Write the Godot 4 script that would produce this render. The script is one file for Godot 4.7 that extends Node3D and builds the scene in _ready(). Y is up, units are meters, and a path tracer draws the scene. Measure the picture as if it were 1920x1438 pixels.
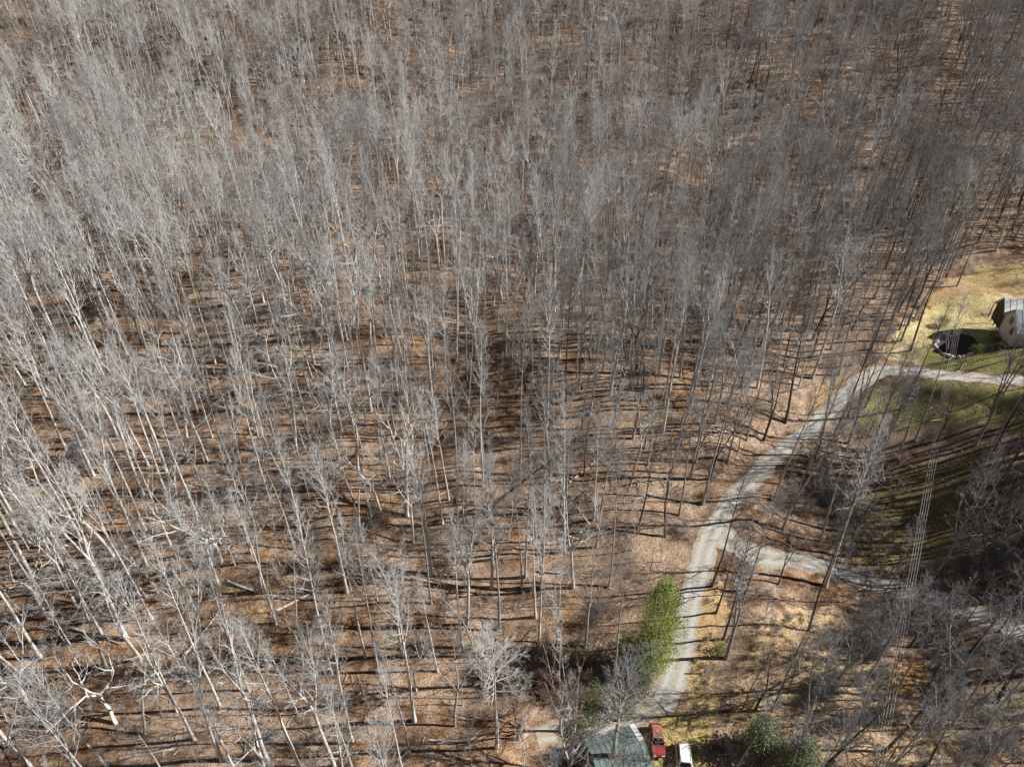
extends Node3D
# A bare winter wood seen from the air: leaf-strewn slopes, gravel drives, a house corner, two cars and a green-roofed shed.
# Photo coordinates (1920 x 1438) are turned into directions; distances come from the terrain.

const FOCAL := 1333.0
const PITCH := 36.0
const EYE_HEIGHT := 90.0

var eye := Vector3(0, EYE_HEIGHT, 0)
var gx := PackedFloat32Array()
var gz := PackedFloat32Array()
var gh := PackedFloat32Array()
var noise_big := FastNoiseLite.new()
var noise_mid := FastNoiseLite.new()
var noise_small := FastNoiseLite.new()
var mats := {}
var name_count := {}
var main_road: PackedVector2Array
var branch_road: PackedVector2Array
var yard_road: PackedVector2Array
var clear_polys := []
var taken := {}
var taken_cell := 6.0

# ------------------------------------------------------------------ mesh collector
class MB:
	var v := PackedVector3Array()
	var n := PackedVector3Array()
	var uv := PackedVector2Array()
	var idx := PackedInt32Array()

	func tube(pts: PackedVector3Array, radii: PackedFloat32Array, sides: int, cap := false) -> void:
		var count := pts.size()
		var whole := (pts[count - 1] - pts[0]).normalized()
		var ref := Vector3.RIGHT if absf(whole.x) < 0.7 else Vector3.FORWARD
		var first := v.size()
		for j in count:
			var t: Vector3 = (pts[mini(j + 1, count - 1)] - pts[maxi(j - 1, 0)]).normalized()
			var u := t.cross(ref).normalized()
			var w := t.cross(u)
			for k in sides:
				var a := TAU * k / sides
				var d := u * cos(a) + w * sin(a)
				v.append(pts[j] + d * radii[j])
				n.append(d)
		for j in count - 1:
			for k in sides:
				var a0 := first + j * sides + k
				var b0 := first + j * sides + (k + 1) % sides
				var c0 := a0 + sides
				var d0 := b0 + sides
				idx.append_array([a0, c0, d0, a0, d0, b0])
		if cap:
			for e in 2:
				var at := 0 if e == 0 else count - 1
				var t2: Vector3 = (pts[0] - pts[1]).normalized() if e == 0 else (pts[count - 1] - pts[count - 2]).normalized()
				var base := v.size()
				for k in sides:
					v.append(v[first + at * sides + k])
					n.append(t2)
				for k in range(1, sides - 1):
					if e == 0:
						idx.append_array([base, base + k, base + k + 1])
					else:
						idx.append_array([base, base + k + 1, base + k])

	func spike(a: Vector3, b: Vector3, r: float) -> void:
		var t := (b - a).normalized()
		var ref := Vector3.RIGHT if absf(t.x) < 0.7 else Vector3.FORWARD
		var u := t.cross(ref).normalized()
		var w := t.cross(u)
		var first := v.size()
		for k in 3:
			var ang := TAU * k / 3.0
			var d := u * cos(ang) + w * sin(ang)
			v.append(a + d * r)
			n.append(d)
		v.append(b)
		n.append(t)
		idx.append_array([first, first + 3, first + 1, first + 1, first + 3, first + 2, first + 2, first + 3, first])

	func face(pts: Array, nor := Vector3.ZERO) -> void:
		# convex polygon, corners clockwise seen from its front
		var m: Vector3 = nor
		if m == Vector3.ZERO:
			m = -((pts[1] - pts[0]).cross(pts[2] - pts[0])).normalized()
		var first := v.size()
		for p in pts:
			v.append(p)
			n.append(m)
		for k in range(1, pts.size() - 1):
			idx.append_array([first, first + k, first + k + 1])

	func box(c: Vector3, s: Vector3, b := Basis.IDENTITY) -> void:
		var h := s * 0.5
		for ax in 3:
			for sg in [-1.0, 1.0]:
				var nn := Vector3.ZERO
				nn[ax] = sg
				var p := Vector3.ZERO
				var q := Vector3.ZERO
				p[(ax + 1) % 3] = 1.0
				q[(ax + 2) % 3] = 1.0
				if sg > 0:
					var tmp := p
					p = q
					q = tmp
				var o := nn * h
				var cs := [o - p * h - q * h, o + p * h - q * h, o + p * h + q * h, o - p * h + q * h]
				var out := []
				for e in cs:
					out.append(c + b * e)
				face(out, b * nn)

	func mesh(mat: Material) -> ArrayMesh:
		var arr := []
		arr.resize(Mesh.ARRAY_MAX)
		arr[Mesh.ARRAY_VERTEX] = v
		arr[Mesh.ARRAY_NORMAL] = n
		if uv.size() == v.size():
			arr[Mesh.ARRAY_TEX_UV] = uv
		arr[Mesh.ARRAY_INDEX] = idx
		var am := ArrayMesh.new()
		am.add_surface_from_arrays(Mesh.PRIMITIVE_TRIANGLES, arr)
		am.surface_set_material(0, mat)
		return am

# ------------------------------------------------------------------ scene helpers
func numbered(called: String) -> String:
	var k: int = name_count.get(called, 0)
	name_count[called] = k + 1
	return called if k == 0 else "%s_%03d" % [called, k]

func tag(o: Node, label: String, category: String, group := "", kind := "") -> Node:
	if label != "":
		o.set_meta("label", label)
	if category != "":
		o.set_meta("category", category)
	if group != "":
		o.set_meta("group", group)
	if kind != "":
		o.set_meta("kind", kind)
	return o

func thing(called: String, label: String, category: String, at := Vector3.ZERO, turn := 0.0, group := "") -> Node3D:
	var o := Node3D.new()
	o.name = numbered(called)
	add_child(o)
	o.position = at
	o.rotation.y = turn
	tag(o, label, category, group)
	return o

func part(called: String, mesh: Mesh, parent: Node, at := Vector3.ZERO) -> MeshInstance3D:
	var o := MeshInstance3D.new()
	o.name = called
	o.mesh = mesh
	o.position = at
	parent.add_child(o, true)
	return o

func solo(called: String, mesh: Mesh, label: String, category: String, at := Vector3.ZERO, group := "") -> MeshInstance3D:
	var o := MeshInstance3D.new()
	o.name = numbered(called)
	o.mesh = mesh
	add_child(o)
	o.position = at
	tag(o, label, category, group)
	return o

func structure(called: String, mesh: Mesh) -> MeshInstance3D:
	var o := MeshInstance3D.new()
	o.name = numbered(called)
	o.mesh = mesh
	add_child(o)
	o.set_meta("kind", "structure")
	return o

# ------------------------------------------------------------------ terrain
func rise(x: float, z: float) -> float:
	var d := -z
	var y := 13.0 * smoothstep(48.0, 135.0, d)
	y += 4.0 * smoothstep(10.0, -60.0, x) * smoothstep(30.0, 70.0, d)
	y += 0.13 * maxf(0.0, d - 120.0) * smoothstep(120.0, 170.0, d) + 0.17 * maxf(0.0, d - 195.0) * smoothstep(195.0, 240.0, d)
	y -= 0.06 * maxf(0.0, d - 460.0)
	y += 5.0 * exp(-pow((x + 5.0) / 45.0, 2.0) - pow((d - 100.0) / 45.0, 2.0))
	y -= 4.5 * exp(-pow((x - 62.0) / 17.0, 2.0) - pow((d - 84.0) / 26.0, 2.0))
	y += 9.0 * smoothstep(58.0, 105.0, x) * smoothstep(128.0, 100.0, d)
	return y

func terrain(x: float, z: float) -> float:
	var y := rise(x, z)
	y += noise_big.get_noise_2d(x, z) * 3.2 * smoothstep(30.0, 90.0, -z + absf(x))
	y += noise_mid.get_noise_2d(x, z) * 1.15
	y += noise_small.get_noise_2d(x, z) * 0.34
	return y

func axis(lo: float, hi: float, step: float, out_lo: float, out_hi: float) -> PackedFloat32Array:
	var a := PackedFloat32Array()
	var left := []
	var s := step
	var p := lo
	while p > out_lo:
		s *= 1.35
		p -= s
		left.append(p)
	left.reverse()
	for e in left:
		a.append(e)
	p = lo
	while p < hi:
		a.append(p)
		p += step
	s = step
	while p < out_hi:
		a.append(p)
		s *= 1.35
		p += s
	a.append(p)
	return a

func build_height() -> void:
	gx = axis(-240.0, 240.0, 2.0, -1800.0, 1800.0)
	gz = axis(-430.0, -10.0, 2.0, -2000.0, 900.0)
	gh.resize(gx.size() * gz.size())
	for j in gz.size():
		for i in gx.size():
			gh[j * gx.size() + i] = terrain(gx[i], gz[j])

func ground(x: float, z: float) -> float:
	var i := clampi(gx.bsearch(x) - 1, 0, gx.size() - 2)
	var j := clampi(gz.bsearch(z) - 1, 0, gz.size() - 2)
	var fx := (x - gx[i]) / (gx[i + 1] - gx[i])
	var fz := (z - gz[j]) / (gz[j + 1] - gz[j])
	var w := gx.size()
	var a := gh[j * w + i]
	var b := gh[j * w + i + 1]
	var c := gh[(j + 1) * w + i]
	var d := gh[(j + 1) * w + i + 1]
	# triangles (a, b, d) and (a, d, c)
	if fx > fz:
		return a + (b - a) * fx + (d - b) * fz
	return a + (d - c) * fx + (c - a) * fz

func ray(u: float, vv: float) -> Vector3:
	var x := (u - 960.0) / FOCAL
	var y := (vv - 719.0) / FOCAL
	var p := deg_to_rad(PITCH)
	return Vector3(x, -(sin(p) + y * cos(p)), -(cos(p) - y * sin(p)))

func px(u: float, vv: float) -> Vector3:
	var d := ray(u, vv)
	var t := 20.0
	var step := 2.0
	while t < 900.0:
		var p := eye + d * t
		if p.y < ground(p.x, p.z):
			t -= step
			step *= 0.2
			if step < 0.01:
				break
		t += step
	var q := eye + d * t
	return Vector3(q.x, ground(q.x, q.z), q.z)

func px_poly(a: Array) -> PackedVector2Array:
	var out := PackedVector2Array()
	for e in a:
		var p := px(e[0], e[1])
		out.append(Vector2(p.x, p.z))
	return out

func on_screen(p: Vector3) -> Vector2:
	var d := p - eye
	var a := deg_to_rad(PITCH)
	var depth := -d.z * cos(a) - d.y * sin(a)
	if depth < 1.0:
		return Vector2(-9999, -9999)
	var down := -d.y * cos(a) + d.z * sin(a)
	return Vector2(960.0 + FOCAL * d.x / depth, 719.0 + FOCAL * down / depth)

func smooth_line(a: PackedVector2Array, step: float) -> PackedVector2Array:
	var c := Curve2D.new()
	for i in a.size():
		var tan_: Vector2 = (a[mini(i + 1, a.size() - 1)] - a[maxi(i - 1, 0)]) * 0.17
		c.add_point(a[i], -tan_, tan_)
	var out := PackedVector2Array()
	var l := c.get_baked_length()
	var s := 0.0
	while s < l:
		out.append(c.sample_baked(s))
		s += step
	return out

func line_distance(p: Vector2, a: PackedVector2Array) -> float:
	var best := 1e9
	for i in range(0, a.size(), 2):
		best = minf(best, p.distance_squared_to(a[i]))
	return sqrt(best)

# ------------------------------------------------------------------ textures and materials
func noise_image(size: int, freq: float, seed_: int, octaves := 4) -> Image:
	var f := FastNoiseLite.new()
	f.seed = seed_
	f.frequency = freq
	f.fractal_octaves = octaves
	f.noise_type = FastNoiseLite.TYPE_SIMPLEX_SMOOTH
	return f.get_seamless_image(size, size)

func lin(r: float, g: float, b: float) -> Color:
	return Color(r, g, b).linear_to_srgb()

func plain(called: String, c: Color, rough := 0.85, metal := 0.0) -> StandardMaterial3D:
	var m := StandardMaterial3D.new()
	m.resource_name = called
	m.albedo_color = c
	m.roughness = rough
	m.metallic = metal
	m.metallic_specular = 0.3
	mats[called] = m
	return m

func ramp_image(src: Image, stops: Array) -> ImageTexture:
	# maps a grey noise image to colours given as [position, linear colour]
	var n := src.get_width()
	var data := src.get_data()
	var table := PackedByteArray()
	for i in 256:
		var t := i / 255.0
		var k := 0
		while k < stops.size() - 2 and t > stops[k + 1][0]:
			k += 1
		var f := clampf((t - stops[k][0]) / (stops[k + 1][0] - stops[k][0]), 0.0, 1.0)
		var c: Color = (stops[k][1] as Color).lerp(stops[k + 1][1], f).linear_to_srgb()
		table.append_array([c.r8, c.g8, c.b8])
	var bytes := data.size() / (n * n)
	var out := PackedByteArray()
	out.resize(n * n * 3)
	for i in n * n:
		var g: int = data[i * bytes] * 3
		out[i * 3] = table[g]
		out[i * 3 + 1] = table[g + 1]
		out[i * 3 + 2] = table[g + 2]
	var img := Image.create_from_data(n, n, false, Image.FORMAT_RGB8, out)
	img.generate_mipmaps()
	return ImageTexture.create_from_image(img)

func mottled(called: String, dark: Color, mid: Color, light: Color, freq: float, scale_: Vector3, seed_: int) -> StandardMaterial3D:
	var m := plain(called, Color.WHITE, 0.9)
	m.albedo_texture = ramp_image(noise_image(256, freq, seed_, 5), [[0.0, dark], [0.38, mid], [0.62, mid], [1.0, light]])
	m.uv1_triplanar = true
	m.uv1_scale = scale_
	return m

func leaf_litter_texture(size: int, leaves: int, cols: Array, base: Color, seed_: int, lmin: float, lmax: float) -> ImageTexture:
	var rng := RandomNumberGenerator.new()
	rng.seed = seed_
	var img := Image.create(size, size, false, Image.FORMAT_RGB8)
	img.fill(base.linear_to_srgb())
	for k in leaves:
		var cx := rng.randf() * size
		var cy := rng.randf() * size
		var l := rng.randf_range(lmin, lmax)
		var w := l * rng.randf_range(0.4, 0.75)
		var a := rng.randf() * TAU
		var ca := cos(a)
		var sa := sin(a)
		var c: Color = cols[rng.randi() % cols.size()]
		c = (c * rng.randf_range(0.7, 1.25)).linear_to_srgb()
		c.a = 1.0
		var r := int(ceil(l))
		for yy in range(-r, r + 1):
			for xx in range(-r, r + 1):
				var p := (xx * ca + yy * sa) / l
				var q := (-xx * sa + yy * ca) / w
				if p * p + q * q < 1.0:
					img.set_pixel(posmod(int(cx) + xx, size), posmod(int(cy) + yy, size), c)
	img.generate_mipmaps()
	return ImageTexture.create_from_image(img)

func make_materials() -> void:
	mottled("pale_bark", Color(0.22, 0.212, 0.2), Color(0.52, 0.508, 0.485), Color(0.76, 0.745, 0.72), 0.02, Vector3(0.5, 0.16, 0.5), 11)
	mottled("grey_bark", Color(0.13, 0.126, 0.12), Color(0.33, 0.322, 0.31), Color(0.54, 0.53, 0.515), 0.02, Vector3(0.5, 0.16, 0.5), 12)
	mottled("dark_bark", Color(0.05, 0.044, 0.038), Color(0.105, 0.092, 0.08), Color(0.2, 0.18, 0.16), 0.025, Vector3(0.5, 0.2, 0.5), 13)
	plain("pale_twig", lin(0.47, 0.468, 0.465), 0.9)
	plain("grey_twig", lin(0.27, 0.27, 0.27), 0.9)
	plain("dark_twig", lin(0.16, 0.154, 0.148), 0.9)
	plain("brown_twig", lin(0.27, 0.232, 0.205), 0.9)
	plain("red_twig", lin(0.19, 0.125, 0.1), 0.9)
	plain("white_twig", lin(0.6, 0.57, 0.53), 0.9)
	for e in [["green_leaf", 0.13, 0.19, 0.045], ["fresh_leaf", 0.23, 0.29, 0.075], ["pine_needle", 0.2, 0.24, 0.14], ["dull_leaf", 0.09, 0.125, 0.045], ["straw", 0.4, 0.32, 0.2], ["rust_straw", 0.29, 0.18, 0.09]]:
		var m := plain(e[0], lin(e[1], e[2], e[3]), 0.6)
		m.backlight_enabled = true
		m.backlight = Color(0.45, 0.45, 0.3)
		m.cull_mode = BaseMaterial3D.CULL_DISABLED

# ------------------------------------------------------------------ sky, sun, camera
func setup_view() -> void:
	var cam := Camera3D.new()
	cam.name = "camera"
	cam.fov = rad_to_deg(2.0 * atan(719.0 / FOCAL))
	cam.position = eye
	cam.rotation_degrees = Vector3(-PITCH, 0, 0)
	cam.near = 0.5
	cam.far = 5000.0
	add_child(cam)
	cam.current = true
	var we := WorldEnvironment.new()
	we.name = "environment"
	var env := Environment.new()
	env.background_mode = Environment.BG_SKY
	var sky := Sky.new()
	var sm := ProceduralSkyMaterial.new()
	sm.sky_top_color = Color(0.28, 0.45, 0.75)
	sm.sky_horizon_color = Color(0.66, 0.75, 0.85)
	sm.sky_curve = 0.12
	sm.ground_bottom_color = Color(0.3, 0.25, 0.2)
	sm.ground_horizon_color = Color(0.55, 0.55, 0.55)
	sm.sun_angle_max = 0.0
	sky.sky_material = sm
	env.sky = sky
	env.background_energy_multiplier = 0.1
	env.tonemap_mode = Environment.TONE_MAPPER_LINEAR
	env.tonemap_exposure = 1.72
	env.sdfgi_enabled = true
	env.ssao_enabled = true
	env.ssil_enabled = true
	we.environment = env
	add_child(we)
	var sun := DirectionalLight3D.new()
	sun.name = "sun"
	sun.light_color = Color(1.0, 0.98, 0.95)
	sun.light_energy = 1.6
	sun.light_angular_distance = 0.5
	sun.shadow_enabled = true
	add_child(sun)
	sun.look_at_from_position(Vector3.ZERO, Vector3(-1.0, -tan(deg_to_rad(35.0)), 0.05), Vector3.UP)

# ------------------------------------------------------------------ ground and roads
const TEX_X0 := -200.0
const TEX_Z0 := -420.0
const TEX_SPAN := 400.0

func paint_ground() -> ImageTexture:
	var n := 1024
	var a := noise_image(n, 0.012, 31, 5).get_data()
	var b := noise_image(n, 0.045, 32, 4).get_data()
	var c := noise_image(n, 0.16, 33, 3).get_data()
	var out := PackedByteArray()
	out.resize(n * n * 3)
	var table := []
	# two leaf-litter mixes, oak tan and beech grey-brown, by patch
	var mixes := [[Color(0.105, 0.068, 0.046), Color(0.22, 0.145, 0.094), Color(0.37, 0.258, 0.17), Color(0.49, 0.365, 0.255), Color(0.61, 0.49, 0.37)], [Color(0.115, 0.083, 0.064), Color(0.215, 0.165, 0.13), Color(0.34, 0.27, 0.215), Color(0.46, 0.375, 0.305), Color(0.59, 0.505, 0.425)]]
	for mix_ in mixes:
		for i in 256:
			var t := clampf((i / 255.0 - 0.25) / 0.54, 0.0, 0.999) * 4.0
			var k := int(t)
			var e: Color = (mix_[k] as Color).lerp(mix_[k + 1], t - k).linear_to_srgb()
			table.append([e.r8, e.g8, e.b8])
	for i in n * n:
		var g := int(clampf(a[i] * 0.22 + b[i] * 0.38 + c[i] * 0.4, 0.0, 255.0))
		var across := (i % n) / float(n)
		var e: Array = table[g + (256 if a[(i * 7 + 5000) % (n * n)] * 0.35 + a[i] * 0.5 + c[i] * 0.35 > 153.0 * (1.3 - across * 0.8) else 0)]
		out[i * 3] = e[0]
		out[i * 3 + 1] = e[1]
		out[i * 3 + 2] = e[2]
	# grass and bare-earth patches, with ragged edges
	var patches := [
		[[[1735, 572], [1790, 520], [1850, 498], [1990, 490], [1990, 570], [1800, 566]], Color(0.40, 0.33, 0.18), Color(0.56, 0.46, 0.26), 0.8],
		[[[1655, 655], [1690, 615], [1735, 575], [1790, 556], [1990, 556], [1990, 700], [1850, 692], [1760, 688], [1700, 676]], Color(0.52, 0.48, 0.25), Color(0.76, 0.71, 0.43), 0.5],
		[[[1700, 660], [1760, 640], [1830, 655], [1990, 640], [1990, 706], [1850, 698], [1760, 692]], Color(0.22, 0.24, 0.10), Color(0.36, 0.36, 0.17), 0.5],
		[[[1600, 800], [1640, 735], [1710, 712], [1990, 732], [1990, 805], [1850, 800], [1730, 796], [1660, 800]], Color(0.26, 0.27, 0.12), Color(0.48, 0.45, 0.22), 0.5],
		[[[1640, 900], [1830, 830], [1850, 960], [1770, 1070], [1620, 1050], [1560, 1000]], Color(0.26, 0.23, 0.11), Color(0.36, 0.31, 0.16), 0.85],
		[[[1305, 1120], [1345, 1090], [1350, 1200], [1330, 1320], [1340, 1460], [1270, 1460], [1285, 1330], [1290, 1250]], Color(0.50, 0.39, 0.22), Color(0.62, 0.51, 0.31), 0.6],
		[[[1100, 1370], [1190, 1335], [1330, 1340], [1345, 1460], [1080, 1460]], Color(0.45, 0.40, 0.18), Color(0.62, 0.54, 0.27), 0.6],
		[[[1420, 1160], [1560, 1120], [1650, 1250], [1780, 1330], [1900, 1460], [1390, 1460], [1360, 1330]], Color(0.50, 0.39, 0.25), Color(0.64, 0.53, 0.38), 0.75],
		[[[1655, 1260], [1720, 1230], [1790, 1300], [1760, 1400], [1700, 1380], [1650, 1330]], Color(0.42, 0.28, 0.15), Color(0.52, 0.37, 0.22), 0.7],
		[[[1840, 1290], [1990, 1260], [1990, 1380], [1860, 1350]], Color(0.40, 0.38, 0.22), Color(0.52, 0.48, 0.30), 0.7],
		[[[1600, 715], [1570, 745], [1555, 770], [1520, 790], [1530, 740], [1580, 690]], Color(0.58, 0.46, 0.22), Color(0.68, 0.56, 0.30), 0.8],
	]
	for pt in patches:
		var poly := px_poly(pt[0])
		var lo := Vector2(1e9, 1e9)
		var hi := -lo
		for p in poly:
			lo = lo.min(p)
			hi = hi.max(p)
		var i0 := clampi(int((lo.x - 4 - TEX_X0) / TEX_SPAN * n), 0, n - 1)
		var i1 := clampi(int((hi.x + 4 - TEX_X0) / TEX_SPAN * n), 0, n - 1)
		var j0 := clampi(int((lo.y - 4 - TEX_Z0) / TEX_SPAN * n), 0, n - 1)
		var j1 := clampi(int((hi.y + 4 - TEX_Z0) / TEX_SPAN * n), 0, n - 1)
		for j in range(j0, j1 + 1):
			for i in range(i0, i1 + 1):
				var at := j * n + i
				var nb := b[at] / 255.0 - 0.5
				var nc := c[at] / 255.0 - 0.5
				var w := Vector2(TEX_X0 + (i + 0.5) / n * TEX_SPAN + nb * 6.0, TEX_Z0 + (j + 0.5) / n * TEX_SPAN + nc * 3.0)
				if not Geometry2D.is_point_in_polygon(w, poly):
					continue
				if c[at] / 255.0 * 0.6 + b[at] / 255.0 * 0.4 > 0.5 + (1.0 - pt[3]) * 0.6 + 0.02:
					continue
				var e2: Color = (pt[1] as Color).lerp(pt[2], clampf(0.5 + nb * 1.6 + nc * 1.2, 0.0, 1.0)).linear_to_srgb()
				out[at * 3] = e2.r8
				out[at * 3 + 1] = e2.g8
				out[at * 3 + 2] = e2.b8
	var img := Image.create_from_data(n, n, false, Image.FORMAT_RGB8, out)
	img.generate_mipmaps()
	return ImageTexture.create_from_image(img)

func build_ground() -> void:
	var m := plain("leaf_litter", Color.WHITE, 0.95)
	m.albedo_texture = paint_ground()
	m.detail_enabled = true
	m.detail_albedo = leaf_litter_texture(1024, 20000, [Color(1.0, 0.97, 0.93), Color(1.0, 0.92, 0.8), Color(0.98, 0.82, 0.66), Color(0.85, 0.8, 0.76), Color(0.95, 0.92, 0.9), Color(0.6, 0.47, 0.38), Color(0.42, 0.34, 0.3), Color(0.8, 0.62, 0.48)], Color(0.45, 0.37, 0.32), 5, 3.0, 10.0)
	m.detail_blend_mode = BaseMaterial3D.BLEND_MODE_MUL
	m.detail_uv_layer = BaseMaterial3D.DETAIL_UV_2
	m.metallic_specular = 0.15
	var w := gx.size()
	var v := PackedVector3Array()
	var nr := PackedVector3Array()
	var uv := PackedVector2Array()
	var uv2 := PackedVector2Array()
	var idx := PackedInt32Array()
	for j in gz.size():
		for i in w:
			var x := gx[i]
			var z := gz[j]
			v.append(Vector3(x, gh[j * w + i], z))
			var i0 := maxi(i - 1, 0)
			var i1 := mini(i + 1, w - 1)
			var j0 := maxi(j - 1, 0)
			var j1 := mini(j + 1, gz.size() - 1)
			var dx := (gh[j * w + i1] - gh[j * w + i0]) / (gx[i1] - gx[i0])
			var dz := (gh[j1 * w + i] - gh[j0 * w + i]) / (gz[j1] - gz[j0])
			nr.append(Vector3(-dx, 1.0, -dz).normalized())
			uv.append(Vector2((x - TEX_X0) / TEX_SPAN, (z - TEX_Z0) / TEX_SPAN))
			uv2.append(Vector2(x * 0.96 + z * 0.28, z * 0.96 - x * 0.28) / 13.0)
	for j in gz.size() - 1:
		for i in w - 1:
			var a := j * w + i
			idx.append_array([a, a + 1, a + w + 1, a, a + w + 1, a + w])
	var arr := []
	arr.resize(Mesh.ARRAY_MAX)
	arr[Mesh.ARRAY_VERTEX] = v
	arr[Mesh.ARRAY_NORMAL] = nr
	arr[Mesh.ARRAY_TEX_UV] = uv
	arr[Mesh.ARRAY_TEX_UV2] = uv2
	arr[Mesh.ARRAY_INDEX] = idx
	var am := ArrayMesh.new()
	am.add_surface_from_arrays(Mesh.PRIMITIVE_TRIANGLES, arr)
	am.surface_set_material(0, m)
	structure("ground", am)

func track_texture(seed_: int, stones: Array, base: Color) -> ImageTexture:
	# u runs across the road: two worn wheel tracks, a leafy crown and leaf-strewn edges; v runs along it
	var rng := RandomNumberGenerator.new()
	rng.seed = seed_
	var w := 256
	var h := 1024
	var img := Image.create(w, h, false, Image.FORMAT_RGB8)
	img.fill(base.linear_to_srgb())
	var leaves := [Color(0.34, 0.21, 0.12), Color(0.46, 0.31, 0.18), Color(0.24, 0.15, 0.09), Color(0.42, 0.33, 0.2), Color(0.3, 0.27, 0.13)]
	for k in 30000:
		var u := rng.randf()
		var off := absf(absf(u - 0.5) - 0.23)
		var edge := smoothstep(0.33, 0.5, absf(u - 0.5) + rng.randfn() * 0.02)
		var crown := smoothstep(0.13, 0.0, absf(u - 0.5)) * 0.35
		var c: Color
		if rng.randf() < edge * 0.95 + crown * 0.8 + 0.02:
			c = leaves[rng.randi() % leaves.size()]
		else:
			c = stones[rng.randi() % stones.size()]
			if off < 0.09:
				c = c.lerp(Color(0.52, 0.51, 0.48), 0.45)
		c = (c * rng.randf_range(0.8, 1.2)).linear_to_srgb()
		c.a = 1.0
		var s := rng.randi_range(1, 5)
		var x := int(u * w)
		var yy := rng.randi() % h
		for dy in s + 1:
			for dx in s:
				if x + dx < w:
					img.set_pixel(x + dx, (yy + dy) % h, c)
	img.generate_mipmaps()
	return ImageTexture.create_from_image(img)

func road_mesh(line: PackedVector2Array, half: Array, lift: float, mat: Material, seed_: int) -> ArrayMesh:
	var f := FastNoiseLite.new()
	f.seed = seed_
	f.frequency = 0.22
	f.fractal_octaves = 3
	var mb := MB.new()
	var across := 9
	var cnt := line.size()
	for j in cnt:
		var d: Vector2 = (line[mini(j + 1, cnt - 1)] - line[maxi(j - 1, 0)]).normalized()
		var side := Vector2(-d.y, d.x)
		var t := float(j) / (cnt - 1) * (half.size() - 1)
		var k := mini(int(t), half.size() - 2)
		var hw: float = lerpf(half[k], half[k + 1], t - k)
		for e in across:
			var s := e / float(across - 1) * 2.0 - 1.0
			var off := s * hw
			if e == 0 or e == across - 1:
				off += signf(s) * (f.get_noise_2d(j * 0.5, 40.0 * s) * 0.9)
			elif e == 1 or e == across - 2:
				off += signf(s) * (f.get_noise_2d(j * 0.5, 40.0 * s) * 0.4)
			var p := line[j] + side * off
			var drop := 0.0
			if e == 0 or e == across - 1:
				drop = -0.02
			mb.v.append(Vector3(p.x, ground(p.x, p.y) + lift + drop, p.y))
			mb.n.append(Vector3.UP)
			mb.uv.append(Vector2(clampf(0.5 + s * 0.5, 0.004, 0.996), j * 0.5 / 14.0))
	for j in cnt - 1:
		for e in across - 1:
			var a := j * across + e
			var q := [a, a + 1, a + across + 1, a, a + across + 1, a + across]
			var nn := (mb.v[q[1]] - mb.v[q[0]]).cross(mb.v[q[2]] - mb.v[q[0]])
			if nn.y > 0.0:
				q = [a, a + across + 1, a + 1, a, a + across, a + across + 1]
			mb.idx.append_array(q)
	return mb.mesh(mat)

func plan_roads() -> void:
	main_road = smooth_line(px_poly([[1237, 1330], [1262, 1280], [1277, 1230], [1290, 1150], [1310, 1080], [1330, 1010], [1375, 935], [1440, 870], [1510, 812], [1575, 752], [1628, 706], [1680, 693], [1760, 700], [1850, 709], [1990, 720]]), 0.5)
	branch_road = smooth_line(px_poly([[1345, 1000], [1420, 1040], [1520, 1055], [1600, 1080], [1700, 1107], [1790, 1137], [1870, 1167], [2000, 1208]]), 0.5)
	yard_road = smooth_line(px_poly([[1262, 1275], [1225, 1318], [1170, 1345], [1090, 1362], [1000, 1375]]), 0.5)
	# level the terrain a little across each road
	var w := gx.size()
	for j in gz.size():
		for i in w:
			if gx[i] < 0.0 or gx[i] > 150.0 or gz[j] < -170.0 or gz[j] > -25.0:
				continue
			var p := Vector2(gx[i], gz[j])
			var best := 1e9
			var at := p
			for line in [main_road, branch_road, yard_road]:
				for k in range(0, line.size(), 3):
					var d: float = p.distance_squared_to(line[k])
					if d < best:
						best = d
						at = line[k]
			best = sqrt(best)
			if best < 6.0:
				var y := rise(at.x, at.y) + noise_big.get_noise_2d(at.x, at.y) * 3.2 + noise_mid.get_noise_2d(at.x, at.y) * 0.7
				gh[j * w + i] = lerpf(gh[j * w + i], y, smoothstep(6.0, 2.6, best))

func build_roads() -> void:
	var g := plain("gravel", Color.WHITE, 0.95)
	g.albedo_texture = track_texture(61, [Color(0.40, 0.39, 0.36), Color(0.33, 0.315, 0.285), Color(0.47, 0.46, 0.43), Color(0.27, 0.25, 0.22)], Color(0.36, 0.345, 0.315))
	var y := plain("worn_gravel", Color.WHITE, 0.95)
	y.albedo_texture = track_texture(62, [Color(0.40, 0.37, 0.3), Color(0.34, 0.30, 0.22), Color(0.44, 0.41, 0.35), Color(0.30, 0.23, 0.15)], Color(0.34, 0.31, 0.25))
	structure("gravel_road", road_mesh(main_road, [1.9, 1.75, 1.65, 1.6, 1.65, 1.7, 1.65, 1.65], 0.05, g, 1))
	structure("branch_road", road_mesh(branch_road, [2.4, 1.9, 1.7, 1.7, 1.7], 0.035, g, 2))
	structure("yard_drive", road_mesh(yard_road, [1.9, 2.3, 1.9, 1.4], 0.03, y, 3))

# ------------------------------------------------------------------ bare trees
func stem_points(rng: RandomNumberGenerator, from: Vector3, dir: Vector3, length: float, segs: int, wobble: float, up: float) -> PackedVector3Array:
	var out := PackedVector3Array([from])
	var d := dir.normalized()
	var p := from
	for k in segs:
		d = (d + Vector3(rng.randfn(), rng.randfn() * 0.5, rng.randfn()) * wobble + Vector3.UP * up).normalized()
		p += d * (length / segs)
		out.append(p)
	return out

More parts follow.
